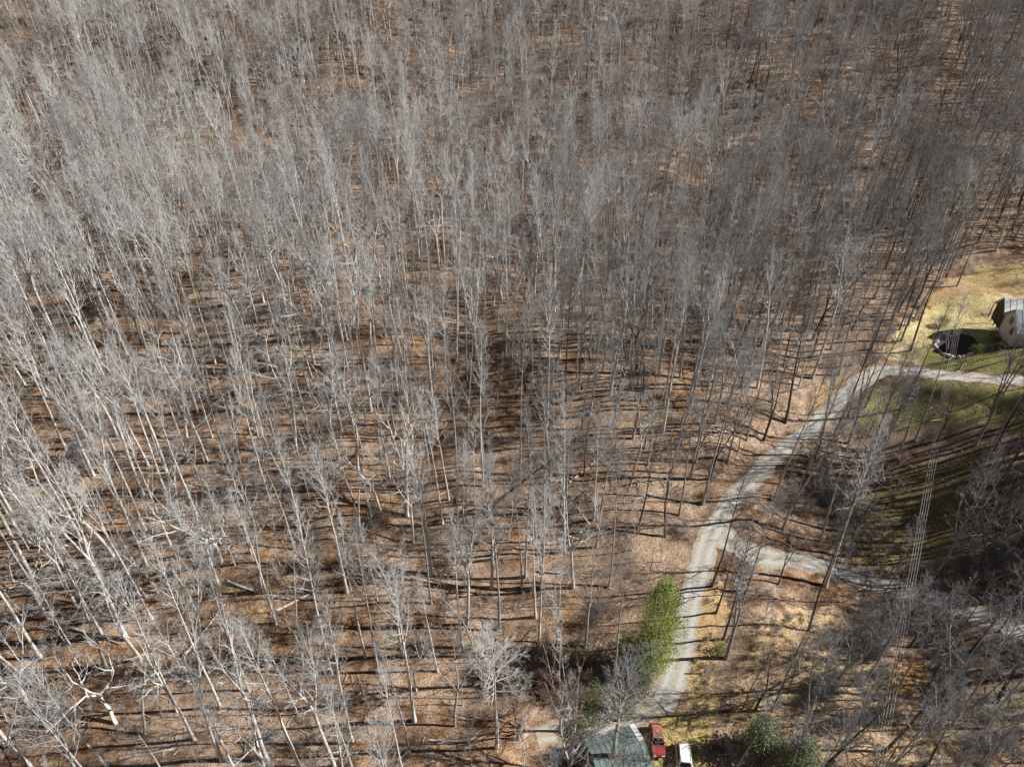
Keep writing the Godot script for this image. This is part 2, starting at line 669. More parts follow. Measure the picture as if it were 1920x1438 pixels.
func taper(r0: float, r1: float, count: int, power: float) -> PackedFloat32Array:
	var out := PackedFloat32Array()
	for k in count:
		var t := float(k) / (count - 1)
		out.append(lerpf(r0, r1, pow(t, power)))
	return out

func along(pts: PackedVector3Array, s: float) -> Vector3:
	var f := s * (pts.size() - 1)
	var k := mini(int(f), pts.size() - 2)
	return pts[k].lerp(pts[k + 1], f - k)

func heading(pts: PackedVector3Array, s: float) -> Vector3:
	var k := mini(int(s * (pts.size() - 1)), pts.size() - 2)
	return (pts[k + 1] - pts[k]).normalized()

func swing(rng: RandomNumberGenerator, d: Vector3, angle: float, azimuth: float) -> Vector3:
	var ref := Vector3.RIGHT if absf(d.x) < 0.8 else Vector3.FORWARD
	var u := d.cross(ref).normalized()
	var w := d.cross(u)
	return (d * cos(angle) + (u * cos(azimuth) + w * sin(azimuth)) * sin(angle)).normalized()

func sprout(mb: MB, rng: RandomNumberGenerator, P: Dictionary, level: int, from: Vector3, dir: Vector3, length: float, r: float) -> void:
	# level 1: limb, 2: branch, 3: twig, 4: twiglet
	if level >= 4:
		mb.spike(from, from + dir * length, r)
		return
	var segs: int = [0, 5, 3, 2][level]
	var pts := stem_points(rng, from, dir, length, segs, P.wobble * [0, 1.0, 1.2, 1.0][level], P.up * [0, 1.0, 0.7, 0.5][level])
	var tip: float = maxf(r * 0.25, 0.006)
	mb.tube(pts, taper(r, tip, pts.size(), 0.9), [0, 4, 3, 3][level])
	var kids: int = P.kids[level]
	if kids <= 0:
		return
	var az := rng.randf() * TAU
	for k in kids:
		var s: float = lerpf(P.bare[level], 0.98, (k + rng.randf() * 0.8) / kids)
		az += 2.4 + rng.randfn() * 0.4
		var d := swing(rng, heading(pts, s), deg_to_rad(P.angle[level] * rng.randf_range(0.7, 1.25)), az)
		d = (d + Vector3.UP * P.up * 0.6).normalized()
		var l: float = length * P.ratio[level] * rng.randf_range(0.65, 1.2) * lerpf(1.0, 0.55, s)
		var r2: float = maxf(lerpf(r, tip, s) * 0.6, P.thin)
		if level == 3:
			r2 = P.thin
		sprout(mb, rng, P, level + 1, along(pts, s), d, l, r2)
	# the leader carries on as a tuft of twiglets
	mb.spike(pts[pts.size() - 1], pts[pts.size() - 1] + heading(pts, 1.0) * length * 0.25, tip)

func tree_meshes(seed_: int, Q: Dictionary) -> Array:
	var P := {"height": 30.0, "radius": 0.3, "clear": 0.5, "limbs": 22, "reach": 0.13, "open": 48.0, "lean": 0.0, "wobble": 0.09, "up": 0.07, "sway": 0.018, "kids": [0, 7, 5, 3],
		"bare": [0, 0.25, 0.2, 0.2], "angle": [0, 42.0, 45.0, 40.0], "ratio": [0, 0.48, 0.5, 0.55], "thin": 0.0115, "forks": 1, "fork_at": 0.5, "fork_angle": 14.0, "bark": "pale_bark", "twig": "pale_twig", "open_top": 0.45}
	P.merge(Q, true)
	var rng := RandomNumberGenerator.new()
	rng.seed = seed_
	var trunk := MB.new()
	var crown := MB.new()
	var H: float = P.height
	var R: float = P.radius
	var lean_az := rng.randf() * TAU
	var dir := Vector3(cos(lean_az) * P.lean, 1.0, sin(lean_az) * P.lean).normalized()
	if P.has("lean_to"):
		dir = (Vector3.UP + P.lean_to).normalized()
	var leaders := []
	if P.forks == 1:
		var pts := stem_points(rng, Vector3(0, -0.5, 0), dir, H, 14, P.sway, 0.03)
		var rad := taper(R, 0.02, pts.size(), 0.85)
		rad[0] = R * 1.35
		if P.has("blunt"):
			rad = taper(R * 1.2, R * 0.55, pts.size(), 0.8)
		trunk.tube(pts, rad, 7, P.has("blunt"))
		leaders.append([pts, P.clear, 0.99, R * (1.0 - P.clear * 0.9), P.limbs])
	else:
		var low := stem_points(rng, Vector3(0, -0.5, 0), dir, H * P.fork_at, 7, P.sway, 0.02)
		var rad2 := taper(R, R * 0.78, low.size(), 1.0)
		rad2[0] = R * 1.35
		trunk.tube(low, rad2, 7)
		var az := rng.randf() * TAU
		for k in P.forks:
			az += TAU / P.forks + rng.randfn() * 0.3
			var d2 := swing(rng, heading(low, 1.0), deg_to_rad(P.fork_angle * rng.randf_range(0.7, 1.3)), az)
			var up := stem_points(rng, low[low.size() - 1] - d2 * 0.1, d2, H * (1.0 - P.fork_at) * rng.randf_range(0.85, 1.05), 9, P.sway * 1.8, 0.05)
			trunk.tube(up, taper(R * 0.62, 0.02, up.size(), 0.85), 6)
			leaders.append([up, maxf(0.0, (P.clear - P.fork_at) / (1.0 - P.fork_at)), 0.99, R * 0.5, int(P.limbs / P.forks)])
	for L in leaders:
		var pts3: PackedVector3Array = L[0]
		var az3 := rng.randf() * TAU
		for k in L[4]:
			var t: float = (k + rng.randf() * 0.9) / L[4]
			var s: float = lerpf(L[1], L[2], t)
			az3 += 2.4 + rng.randfn() * 0.35
			var ang := deg_to_rad(lerpf(P.open * 1.15, P.open * P.open_top, t) * rng.randf_range(0.8, 1.2))
			var prof := lerpf(1.0, 0.35, pow(t, 1.6)) * lerpf(0.6, 1.0, smoothstep(0.0, 0.3, t))
			var r: float = maxf(0.042, R * 0.45 * (1.0 - s) + 0.025)
			sprout(crown, rng, P, 1, along(pts3, s), swing(rng, heading(pts3, s), ang, az3), H * P.reach * prof * rng.randf_range(0.75, 1.2), r)
	# a few dead stubs on the clear bole
	for k in 5:
		var L2: Array = leaders[0]
		var p0 := along(L2[0], rng.randf_range(0.2, 0.6) * maxf(L2[1], 0.3))
		var a := rng.randf() * TAU
		crown.spike(p0, p0 + Vector3(cos(a), 0.3, sin(a)) * rng.randf_range(0.6, 2.0), 0.03)
	return [trunk.mesh(mats[P.bark]), crown.mesh(mats[P.twig])]

var kinds := {}

func make_tree_kinds() -> void:
	var tall := []
	var looks := ["pale", "pale", "grey", "pale", "grey", "pale", "grey", "dark"]
	for k in 8:
		var forked := k == 3 or k == 5 or k == 6
		var tone: String = looks[k]
		var q := {"height": 30.0, "radius": [0.24, 0.3, 0.22, 0.3, 0.26, 0.27, 0.29, 0.25][k], "clear": [0.6, 0.52, 0.64, 0.54, 0.5, 0.54, 0.56, 0.55][k], "limbs": [17, 22, 15, 22, 24, 24, 22, 20][k], "reach": [0.15, 0.18, 0.14, 0.17, 0.19, 0.16, 0.18, 0.17][k], "kids": [0, 6, 5, 2],
			"open": [36.0, 42.0, 34.0, 32.0, 46.0, 30.0, 36.0, 44.0][k], "ratio": [0, 0.52, 0.55, 0.6], "forks": [1, 1, 1, 2, 1, 3, 2, 1][k], "fork_at": [0, 0, 0, 0.5, 0, 0.42, 0.3, 0][k], "fork_angle": 11.0, "bark": tone + "_bark", "twig": tone + "_twig", "lean": 0.02}
		tall.append({"m": tree_meshes(100 + k, q), "h": 30.0, "say": "tall straight %s-barked bare tree" % tone if not forked else "tall %s-barked bare tree forked in %s" % [tone, "three" if k == 5 else "two"]})
	kinds["tall_bare_tree"] = tall
	var wide := []
	for k in 7:
		var tone: String = ["grey", "pale", "dark", "grey", "pale", "grey", "dark"][k]
		var q := {"height": 22.0, "radius": [0.27, 0.26, 0.3, 0.24, 0.28, 0.22, 0.26][k], "clear": [0.38, 0.45, 0.34, 0.42, 0.4, 0.5, 0.4][k], "limbs": [16, 18, 15, 20, 18, 18, 18][k], "reach": [0.29, 0.25, 0.32, 0.24, 0.27, 0.22, 0.27][k],
			"open": [70.0, 60.0, 76.0, 56.0, 64.0, 54.0, 68.0][k], "forks": [1, 2, 1, 3, 2, 3, 2][k], "fork_at": [0, 0.38, 0, 0.32, 0.34, 0.4, 0.3][k], "fork_angle": 25.0, "wobble": 0.15, "sway": 0.045, "up": 0.035, "open_top": 0.72, "kids": [0, 7, 6, 2], "angle": [0, 48.0, 50.0, 45.0], "bark": tone + "_bark", "twig": "brown_twig" if k == 3 or k == 6 else tone + "_twig", "lean": 0.05}
		wide.append({"m": tree_meshes(200 + k, q), "h": 22.0, "say": "broad %s-barked bare tree with spreading crown" % tone})
	kinds["spreading_bare_tree"] = wide
	var young := []
	for k in 5:
		var tone: String = ["pale", "grey", "dark", "grey", "pale"][k]
		var q := {"height": 14.0, "radius": [0.09, 0.08, 0.1, 0.07, 0.1][k], "clear": [0.3, 0.4, 0.25, 0.35, 0.45][k], "limbs": 16, "reach": [0.17, 0.15, 0.2, 0.16, 0.17][k], "open": 48.0, "kids": [0, 5, 3, 2], "sway": 0.04, "wobble": 0.12, "bark": tone + "_bark", "twig": tone + "_twig", "lean": 0.06}
		young.append({"m": tree_meshes(300 + k, q), "h": 14.0, "say": "slender young %s-barked bare tree" % tone})
	kinds["young_bare_tree"] = young
	var snag := []
	for k in 3:
		var q := {"height": 10.0, "radius": [0.2, 0.16, 0.24][k], "clear": 0.5, "limbs": [4, 3, 5][k], "reach": 0.13, "open": 60.0, "kids": [0, 2, 0, 0], "sway": 0.05, "bark": ["pale_bark", "grey_bark", "dark_bark"][k], "twig": ["pale_twig", "grey_twig", "dark_twig"][k], "blunt": true}
		snag.append({"m": tree_meshes(350 + k, q), "h": 10.0, "say": "broken %s dead tree trunk" % ["pale", "grey", "dark"][k]})
	kinds["dead_snag"] = snag
	var brush := []
	for k in 4:
		var tw: String = ["dark_twig", "grey_twig", "red_twig", "grey_twig"][k]
		brush.append({"m": [shrub_mesh(400 + k, 3.4, 12, mats[tw])], "h": 3.4, "say": ["dark twiggy leafless shrub", "grey twiggy leafless shrub", "reddish twiggy leafless shrub", "thin grey leafless shrub"][k]})
	kinds["leafless_shrub"] = brush

func shrub_mesh(seed_: int, height: float, stems: int, mat: Material) -> ArrayMesh:
	var rng := RandomNumberGenerator.new()
	rng.seed = seed_
	var mb := MB.new()
	var P := {"wobble": 0.16, "up": 0.04, "kids": [0, 6, 4, 2], "bare": [0, 0.2, 0.2, 0.2], "angle": [0, 38.0, 42.0, 40.0], "ratio": [0, 0.5, 0.55, 0.55], "thin": 0.012}
	for k in stems:
		var a := rng.randf() * TAU
		var out := rng.randf_range(0.1, 0.8)
		sprout(mb, rng, P, 1, Vector3(cos(a) * 0.35, -0.15, sin(a) * 0.35) * rng.randf(), Vector3(cos(a) * out, 1.0, sin(a) * out).normalized(), height * rng.randf_range(0.6, 1.05), rng.randf_range(0.015, 0.035))
	return mb.mesh(mat)

# trees are planned first, then the largest in view become things of their own
var plan := {}

func cell_free(p: Vector2, gap: float) -> bool:
	var c := Vector2i((p / taken_cell).floor())
	for a in range(-1, 2):
		for b in range(-1, 2):
			for q in taken.get(c + Vector2i(a, b), []):
				if p.distance_to(q) < gap:
					return false
	return true

func occupy(p: Vector2) -> void:
	var c := Vector2i((p / taken_cell).floor())
	if not taken.has(c):
		taken[c] = []
	taken[c].append(p)

func road_gap(p: Vector2) -> float:
	if p.x < -20.0 or p.x > 160.0 or p.y < -190.0 or p.y > -20.0:
		return 99.0
	return minf(line_distance(p, main_road), minf(line_distance(p, branch_road), line_distance(p, yard_road)))

func put(kind: String, variant: int, p: Vector3, height: float, turn: float, lean := Vector2.ZERO) -> void:
	if not plan.has(kind):
		plan[kind] = []
	var base: float = kinds[kind][variant].h
	var s := height / base
	var b := Basis(Vector3.UP, turn)
	if lean != Vector2.ZERO:
		b = Basis(Vector3(lean.y, 0, -lean.x).normalized(), lean.length()) * b
	var girth := s * 0.86 * (1.0 if kind != "tall_bare_tree" else lerpf(1.0, 1.0 / s, 0.35))
	b = b * Basis.from_scale(Vector3(girth, s, girth))
	var scr := on_screen(p)
	var tip := on_screen(p + Vector3.UP * height)
	var size := 0.0
	var shown := false
	for f in [0.0, 0.5, 1.0]:
		var q := scr.lerp(tip, f)
		if q.x > 5 and q.x < 1915 and q.y > 5 and q.y < 1433:
			shown = true
	if shown:
		size = height / eye.distance_to(p)
	plan[kind].append({"v": variant, "t": Transform3D(b, p), "size": size, "scr": scr})
	occupy(Vector2(p.x, p.z))

func plan_forest() -> void:
	var rng := RandomNumberGenerator.new()
	rng.seed = 77
	# trunks whose foot shows in the photograph: [x, y, kind letter, variant, height]
	var seen := [
		[237, 1198, "t", 3, 33], [190, 1188, "t", 0, 31], [75, 1233, "t", 1, 32], [363, 1387, "t", 0, 30], [415, 1425, "t", 5, 31], [413, 1328, "t", 0, 31], [622, 1262, "t", 1, 30], [465, 1295, "t", 2, 27],
		[500, 1425, "t", 3, 29], [560, 1440, "t", 1, 30], [627, 1438, "t", 3, 27], [517, 1170, "t", 0, 26], [567, 1245, "w", 3, 19], [130, 1208, "y", 0, 18], [245, 1052, "t", 2, 24], [272, 994, "t", 0, 27], [470, 1037, "t", 2, 26],
		[60, 1440, "w", 4, 22], [140, 1445, "w", 1, 20], [300, 1440, "y", 0, 15], [20, 1400, "t", 3, 26],
		[777, 1352, "t", 1, 31], [710, 1262, "t", 4, 28], [685, 1232, "t", 0, 29], [768, 1412, "t", 2, 27], [853, 1362, "w", 5, 20], [867, 1323, "y", 1, 16], [930, 1402, "t", 0, 24], [970, 1386, "w", 2, 14],
		[808, 1077, "t", 3, 28], [858, 1082, "t", 2, 27], [880, 1102, "t", 0, 28], [872, 1114, "y", 3, 17], [937, 1182, "t", 4, 32], [1010, 1232, "t", 1, 31], [1043, 1217, "t", 0, 23], [1023, 1226, "y", 1, 18], [1028, 1224, "y", 4, 17],
		[978, 1102, "t", 2, 27], [985, 1082, "t", 4, 29], [1016, 1102, "t", 6, 30], [1075, 1102, "w", 1, 24], [1060, 1138, "y", 1, 15], [720, 1395, "y", 3, 13], [660, 1390, "t", 1, 27],
		[1357, 1198, "t", 7, 22], [1335, 1099, "t", 7, 24], [1343, 1149, "t", 7, 20], [1415, 1332, "w", 6, 17], [1393, 1329, "y", 2, 14], [1222, 1436, "y", 1, 9.5], [1205, 1450, "y", 2, 9], [1130, 1475, "w", 3, 13], [1095, 1470, "w", 0, 12], [1175, 1470, "y", 3, 11], [1447, 1333, "t", 7, 19], [1500, 1392, "t", 6, 22], [1511, 1385, "y", 2, 16],
		[1480, 1293, "y", 2, 15], [1560, 1434, "t", 4, 20], [1735, 1438, "w", 2, 17], [1797, 1438, "w", 0, 16], [1660, 1438, "y", 2, 13], [1710, 1153, "w", 2, 12], [1872, 1186, "w", 2, 18],
		[1400, 1110, "t", 4, 21], [1372, 1120, "y", 2, 15], [1460, 1095, "w", 6, 13], [1430, 1190, "y", 3, 10],
		[1432, 826, "w", 6, 24], [1473, 792, "w", 2, 25], [1708, 658, "t", 7, 31], [1633, 656, "t", 7, 29], [1695, 766, "t", 7, 22], [1590, 782, "t", 7, 23], [1600, 785, "y", 2, 18], [1515, 882, "t", 4, 26],
		[1400, 827, "t", 2, 27], [1305, 866, "t", 4, 27], [1830, 834, "t", 6, 31], [1846, 868, "t", 4, 29], [1858, 852, "t", 7, 28], [1890, 880, "w", 6, 20], [1660, 640, "t", 4, 29], [1672, 600, "t", 4, 30], [1640, 560, "t", 2, 30],
		[905, 912, "t", 0, 30], [685, 922, "t", 4, 29], [807, 907, "t", 4, 25], [890, 942, "y", 4, 20], [1027, 962, "t", 6, 32], [1060, 950, "w", 0, 24], [985, 742, "w", 2, 19], [1007, 752, "t", 4, 24], [950, 630, "t", 0, 28],
		[700, 577, "t", 4, 29], [876, 712, "t", 2, 27], [945, 716, "y", 2, 15], [775, 602, "w", 2, 18], [1215, 872, "t", 2, 28], [975, 890, "t", 2, 29], [1150, 800, "w", 0, 22], [1245, 760, "t", 4, 27],
		[370, 772, "t", 0, 32], [392, 768, "t", 4, 30], [545, 717, "t", 4, 26], [403, 682, "t", 0, 28], [265, 647, "t", 7, 29], [123, 842, "t", 1, 30], [175, 892, "t", 5, 31], [268, 927, "t", 3, 30], [335, 777, "t", 1, 27],
		[185, 672, "t", 1, 31], [567, 987, "t", 6, 30], [555, 842, "w", 1, 26], [575, 797, "t", 2, 26], [620, 767, "w", 3, 24], [505, 937, "t", 0, 28], [310, 922, "t", 1, 29], [250, 1000, "t", 5, 30], [440, 1060, "y", 0, 16], [150, 1010, "t", 1, 31],
		[60, 1080, "t", 3, 31], [20, 960, "t", 5, 30], [90, 1160, "w", 4, 23], [640, 985, "w", 5, 21], [650, 1110, "t", 1, 28],
	]
	var letters := {"t": "tall_bare_tree", "w": "spreading_bare_tree", "y": "young_bare_tree"}
	for e in seen:
		var p := px(e[0], e[1])
		put(letters[e[2]], e[3], p, e[4] * rng.randf_range(0.96, 1.04), rng.randf() * TAU)
	# the rest of the wood
	var keep_clear := []
	for a in [
		[[1700, 690], [1690, 640], [1745, 560], [1800, 500], [1860, 478], [2100, 470], [2100, 850], [1850, 800], [1740, 830], [1650, 800], [1640, 720]],
		[[1060, 1345], [1330, 1300], [1360, 1345], [1350, 1560], [1080, 1560], [1040, 1400]],
		[[1630, 900], [1700, 850], [1820, 820], [1830, 900], [1790, 1000], [1730, 1080], [1600, 1050]],
		[[1390, 1150], [1460, 1140], [1520, 1250], [1500, 1340], [1400, 1300]],
		[[1150, 1080], [1290, 1060], [1270, 1280], [1090, 1300], [1120, 1180]],
	]:
		keep_clear.append(px_poly(a))
	var patchy := FastNoiseLite.new()
	patchy.seed = 9
	patchy.frequency = 0.022
	var tries := 36000
	for k in tries:
		var z := -lerpf(28.0, 316.0, pow(rng.randf(), 0.68))
		var half := 42.0 + (-z) * 0.86
		var x := rng.randf_range(-half, half + 26.0)
		var p2 := Vector2(x, z)
		if road_gap(p2) < 3.4:
			continue
		var bad := false
		for poly in keep_clear:
			if Geometry2D.is_point_in_polygon(p2, poly):
				bad = true
				break
		if bad:
			continue
		var den := patchy.get_noise_2d(x, z)
		var gap := lerpf(4.2, 2.6, clampf(den + 0.5, 0.0, 1.0)) * lerpf(0.98, 0.82, smoothstep(60.0, 130.0, -z)) * lerpf(1.0, 1.06, smoothstep(150.0, 220.0, -z))
		if not cell_free(p2, gap):
			continue
		var p := Vector3(x, ground(x, z), z)
		var side := clampf((x + 0.12 * -z) / (0.75 * -z + 20.0) + 0.15 + den * 0.5, 0.0, 1.0)
		var roll := rng.randf()
		var lean := Vector2(rng.randfn(), rng.randfn()) * 0.025
		var wide_share := lerpf(0.26, 0.56, smoothstep(100.0, 190.0, -z))
		var thin_share := lerpf(0.2, 0.0, smoothstep(60.0, 130.0, -z))
		if roll < 0.74 - wide_share - thin_share:
			var v: int = [0, 1, 3, 5, 0, 1, 4, 2][rng.randi() % 8] if rng.randf() > side else [2, 4, 6, 7, 4, 7, 2, 7][rng.randi() % 8]
			put("tall_bare_tree", v, p, rng.randf_range(20.0, 32.0) * lerpf(1.0, 0.9, smoothstep(120.0, 200.0, -z)), rng.randf() * TAU, lean * 1.4)
		elif roll < 0.74 - thin_share:
			var v2: int = [1, 4, 3, 0][rng.randi() % 4] if rng.randf() > side else [0, 2, 3, 5, 6][rng.randi() % 5]
			put("spreading_bare_tree", v2, p, rng.randf_range(13.0, 25.0), rng.randf() * TAU, lean * 2.6)
		elif roll > 0.74 and roll < 0.768 and -z < 200.0:
			put("dead_snag", rng.randi() % 3, p, rng.randf_range(6.0, 14.0), rng.randf() * TAU, lean * 4.0)
		elif roll < 0.95:
			var v3: int = [0, 4, 1][rng.randi() % 3] if rng.randf() > side else [1, 2, 3][rng.randi() % 3]
			put("young_bare_tree", v3, p, rng.randf_range(8.0, 18.0), rng.randf() * TAU, lean * 2.0)
		else:
			put("leafless_shrub", rng.randi() % 4, p, rng.randf_range(2.0, 4.0), rng.randf() * TAU)
	# the dense edge of the wood that shades the open slope
	var edge_poly := px_poly([[1835, 800], [1850, 1050], [1960, 1080], [2500, 1080], [2500, 700], [1990, 760], [1900, 790]])
	var lo := Vector2(1e9, 1e9)
	var hi := -lo
	for q0 in edge_poly:
		lo = lo.min(q0)
		hi = hi.max(q0)
	for k in 1500:
		var p3 := Vector2(rng.randf_range(lo.x, hi.x), rng.randf_range(lo.y, hi.y))
		if not Geometry2D.is_point_in_polygon(p3, edge_poly) or road_gap(p3) < 3.2 or not cell_free(p3, 2.5):
			continue
		var w3 := Vector3(p3.x, ground(p3.x, p3.y), p3.y)
		if rng.randf() < 0.55:
			put("spreading_bare_tree", [0, 2, 3, 5, 6][rng.randi() % 5], w3, rng.randf_range(15.0, 22.0), rng.randf() * TAU)
		else:
			put("tall_bare_tree", [2, 4, 6, 7][rng.randi() % 4], w3, rng.randf_range(22.0, 29.0), rng.randf() * TAU)
	# thickets named by the photograph: [x, y, spread in pixels, number, height, variants]
	for e in [[1040, 1285, 55, 16, 4.2, [0, 2]], [1010, 1240, 40, 8, 3.2, [0, 2]], [1130, 1180, 50, 9, 3.2, [2, 0]], [1620, 1215, 70, 18, 3.6, [1, 0, 3]], [1740, 1170, 60, 14, 3.4, [0, 2]], [1860, 1060, 60, 16, 4.5, [1, 0]], [1870, 930, 60, 14, 4.5, [1, 0]],
		[1560, 930, 60, 13, 4.0, [1, 3]], [1470, 960, 50, 9, 3.5, [1, 3]], [1780, 1290, 50, 8, 3.5, [1, 3]], [1560, 1300, 60, 12, 3.0, [3, 1]], [1060, 1410, 40, 10, 3.2, [0, 1]], [610, 905, 40, 8, 3.5, [0, 2]], [840, 1070, 40, 6, 2.6, [0, 2]], [1850, 1400, 50, 8, 3.5, [1, 3]], [1640, 1180, 60, 12, 4.0, [1, 3, 0]], [1600, 1330, 90, 14, 3.2, [1, 3]], [1740, 1340, 80, 12, 3.2, [1, 3, 2]], [1800, 1230, 60, 10, 3.6, [0, 1]], [1380, 960, 40, 7, 3.0, [1, 3]], [1600, 990, 60, 10, 4.0, [1, 0]],
		[1700, 560, 50, 8, 3.5, [1, 0]], [1300, 1000, 30, 5, 2.6, [1, 3]], [1460, 1420, 60, 6, 2.8, [1, 3]], [520, 1370, 60, 7, 2.6, [3, 1]], [100, 1330, 60, 6, 2.6, [3, 1]], [700, 990, 40, 7, 3.0, [0, 2]]]:
		for k in e[3]:
			var q := px(e[0] + rng.randfn() * e[2] * 0.5, e[1] + rng.randfn() * e[2] * 0.35)
			if road_gap(Vector2(q.x, q.z)) < 2.6:
				continue
			var list: Array = e[5]
			put("leafless_shrub", list[rng.randi() % list.size()], q, e[4] * rng.randf_range(0.7, 1.15), rng.randf() * TAU)

func scatter(called: String, mesh: Mesh, places: Array, parent: Node) -> MultiMeshInstance3D:
	var mm := MultiMesh.new()
	mm.transform_format = MultiMesh.TRANSFORM_3D
	mm.mesh = mesh
	mm.instance_count = places.size()
	for i in places.size():
		mm.set_instance_transform(i, places[i])
	var mi := MultiMeshInstance3D.new()
	mi.name = called
	mi.multimesh = mm
	mi.set_meta("kind", "stuff")
	parent.add_child(mi, true)
	return mi

var landmarks := []
var log_spots := [[285, 1417, 0.05, 0], [180, 1195, -0.3, 2], [830, 1000, 0.2, 2], [1060, 1078, -0.1, 2], [920, 1048, 0.1, 3], [1620, 1106, -0.25, 0], [560, 1128, 0.5, 1], [1230, 925, 0.4, 3], [720, 850, 0.1, 2], [390, 1180, 0.9, 0], [1000, 1010, 0.6, 3], [470, 1110, -0.4, 1], [640, 1320, 0.2, 1], [860, 1395, -0.1, 0], [1780, 1180, 0.4, 2], [1420, 1080, 0.3, 2], [100, 700, 0.2, 1], [1100, 880, 0.7, 3]]

func landmark(u: float, vv: float, words: String, reach := 11.0) -> void:
	var p := px(u, vv)
	landmarks.append([Vector2(p.x, p.z), words, reach])

func find_landmarks() -> void:
	landmark(218, 1357, "near the gnarled white tree")
	landmark(905, 958, "near the leaning arched tree")
	landmark(763, 968, "near the white three-forked tree")
	landmark(1194, 702, "near the black two-limbed tree", 14.0)
	landmark(413, 1053, "near the broad white-limbed tree")
	landmark(932, 1402, "near the drooping white-twigged tree", 8.0)
	landmark(1222, 1252, "near the bright green evergreen", 9.0)
	landmark(1131, 660, "near the lone green holly-like tree", 13.0)
	landmark(886, 552, "near the tiny green sapling", 16.0)
	landmark(1700, 560, "at the upper edge of the house lawn", 14.0)
	landmark(610, 905, "beside the dark brush patch in mid wood", 9.0)
	landmark(1870, 960, "in the thicket above the side road", 16.0)

func place_words(p: Vector3, scr: Vector2) -> String:
	var p2 := Vector2(p.x, p.z)
	for e in landmarks:
		if p2.distance_to(e[0]) < e[2]:
			return e[1]
	if scr.distance_to(Vector2(1240, 1390)) < 110.0:
		return "near the parked cars"
	if line_distance(p2, branch_road) < 7.0:
		return "beside the side road"
	if line_distance(p2, main_road) < 7.0:
		return "beside the main gravel road"
	if scr.x > 1620 and scr.y > 450 and scr.y < 850:
		return "near the house lawn"
	if scr.x > 1400 and scr.y > 1050:
		return "in dry grass below the side road"
	if -p.z > 210.0:
		return "high on the wooded hill"
	for e in log_spots:
		var q := px(e[0], e[1])
		if p2.distance_to(Vector2(q.x, q.z)) < 6.0:
			return "next to a fallen log"
	for e in plan.get("dead_snag", []):
		var o: Vector3 = e.t.origin
		if p.distance_to(o) < 5.5 and p.distance_to(o) > 0.1:
			return "next to a broken dead trunk"
	for e in plan.get("leafless_shrub", []):
		var o2: Vector3 = e.t.origin
		if p.distance_to(o2) < 3.6 and p.distance_to(o2) > 0.1:
			return "next to a leafless shrub"
	return "on the leaf-covered forest floor"

func commit_forest() -> void:
	for kind in plan:
		var list: Array = plan[kind]
		list.sort_custom(func(a, b): return a.size > b.size)
		var limit := 300
		var rest := {}
		for k in list.size():
			var e: Dictionary = list[k]
			var K: Dictionary = kinds[kind][e.v]
			if k < limit and e.size > 0.0:
				var t: Transform3D = e.t
				var say: String = K.say
				var high: float = t.basis.y.length() * K.h
				if kind == "tall_bare_tree":
					say = ("very " + say) if high > 29.0 else ("middling " + say.trim_prefix("tall ")) if high < 25.0 else say
				elif kind == "spreading_bare_tree":
					say = ("big " + say) if high > 20.5 else ("small " + say) if high < 16.5 else say
				elif kind == "young_bare_tree":
					say = ("lanky " + say) if high > 14.0 else ("short " + say) if high < 10.5 else say
				if t.basis.y.normalized().angle_to(Vector3.UP) > 0.075:
					say = "leaning " + say
				var label: String = "%s %s" % [say, place_words(t.origin, e.scr)]
				if label.split(" ").size() > 14:
					label = label.trim_prefix("leaning ")
				if kind == "leafless_shrub":
					var o := solo(kind, K.m[0], label, "shrub", Vector3.ZERO, "leafless shrubs under the trees")
					o.transform = t
				else:
					var o2 := thing(kind, label, "tree", Vector3.ZERO, 0.0, {"tall_bare_tree": "tall bare trees of the wood", "spreading_bare_tree": "spreading bare trees of the wood", "young_bare_tree": "young bare trees of the wood", "dead_snag": "dead standing trunks in the wood"}[kind])
					o2.transform = t
					part("trunk", K.m[0], o2)
					part("crown", K.m[1], o2)
			else:
				if not rest.has(e.v):
					rest[e.v] = []
				rest[e.v].append(e.t)
		if rest.is_empty():
			continue
		var far := Node3D.new()
		far.name = {"tall_bare_tree": "distant_tall_trees", "spreading_bare_tree": "distant_spreading_trees", "young_bare_tree": "distant_young_trees", "leafless_shrub": "distant_shrubs", "dead_snag": "distant_snags"}[kind]
		add_child(far)
		tag(far, {"tall_bare_tree": "far mass of tall bare grey trees covering the hill", "spreading_bare_tree": "far mass of spreading bare crowns covering the hill", "young_bare_tree": "far mass of thin young bare trees on the hill", "leafless_shrub": "far leafless undergrowth between the trees of the hill", "dead_snag": "far dead trunks standing among the trees"}[kind], "forest", "", "stuff")
		for v in rest:
			var K2: Dictionary = kinds[kind][v]
			var whole := ArrayMesh.new()
			for q in K2.m:
				whole.add_surface_from_arrays(Mesh.PRIMITIVE_TRIANGLES, (q as ArrayMesh).surface_get_arrays(0))
				whole.surface_set_material(whole.get_surface_count() - 1, (q as ArrayMesh).surface_get_material(0))
			scatter("trees" if K2.m.size() > 1 else "stems", whole, rest[v], far)


# ------------------------------------------------------------------ trees that stand out in the photograph
func single_tree(called: String, label: String, u: float, vv: float, seed_: int, turn: float, q: Dictionary, category := "tree") -> Node3D:
	var p := px(u, vv)
	occupy(Vector2(p.x, p.z))
	var m := tree_meshes(seed_, q)
	var o := thing(called, label, category, p, turn)
	part("trunk", m[0], o)
	part("crown", m[1], o)
	return o

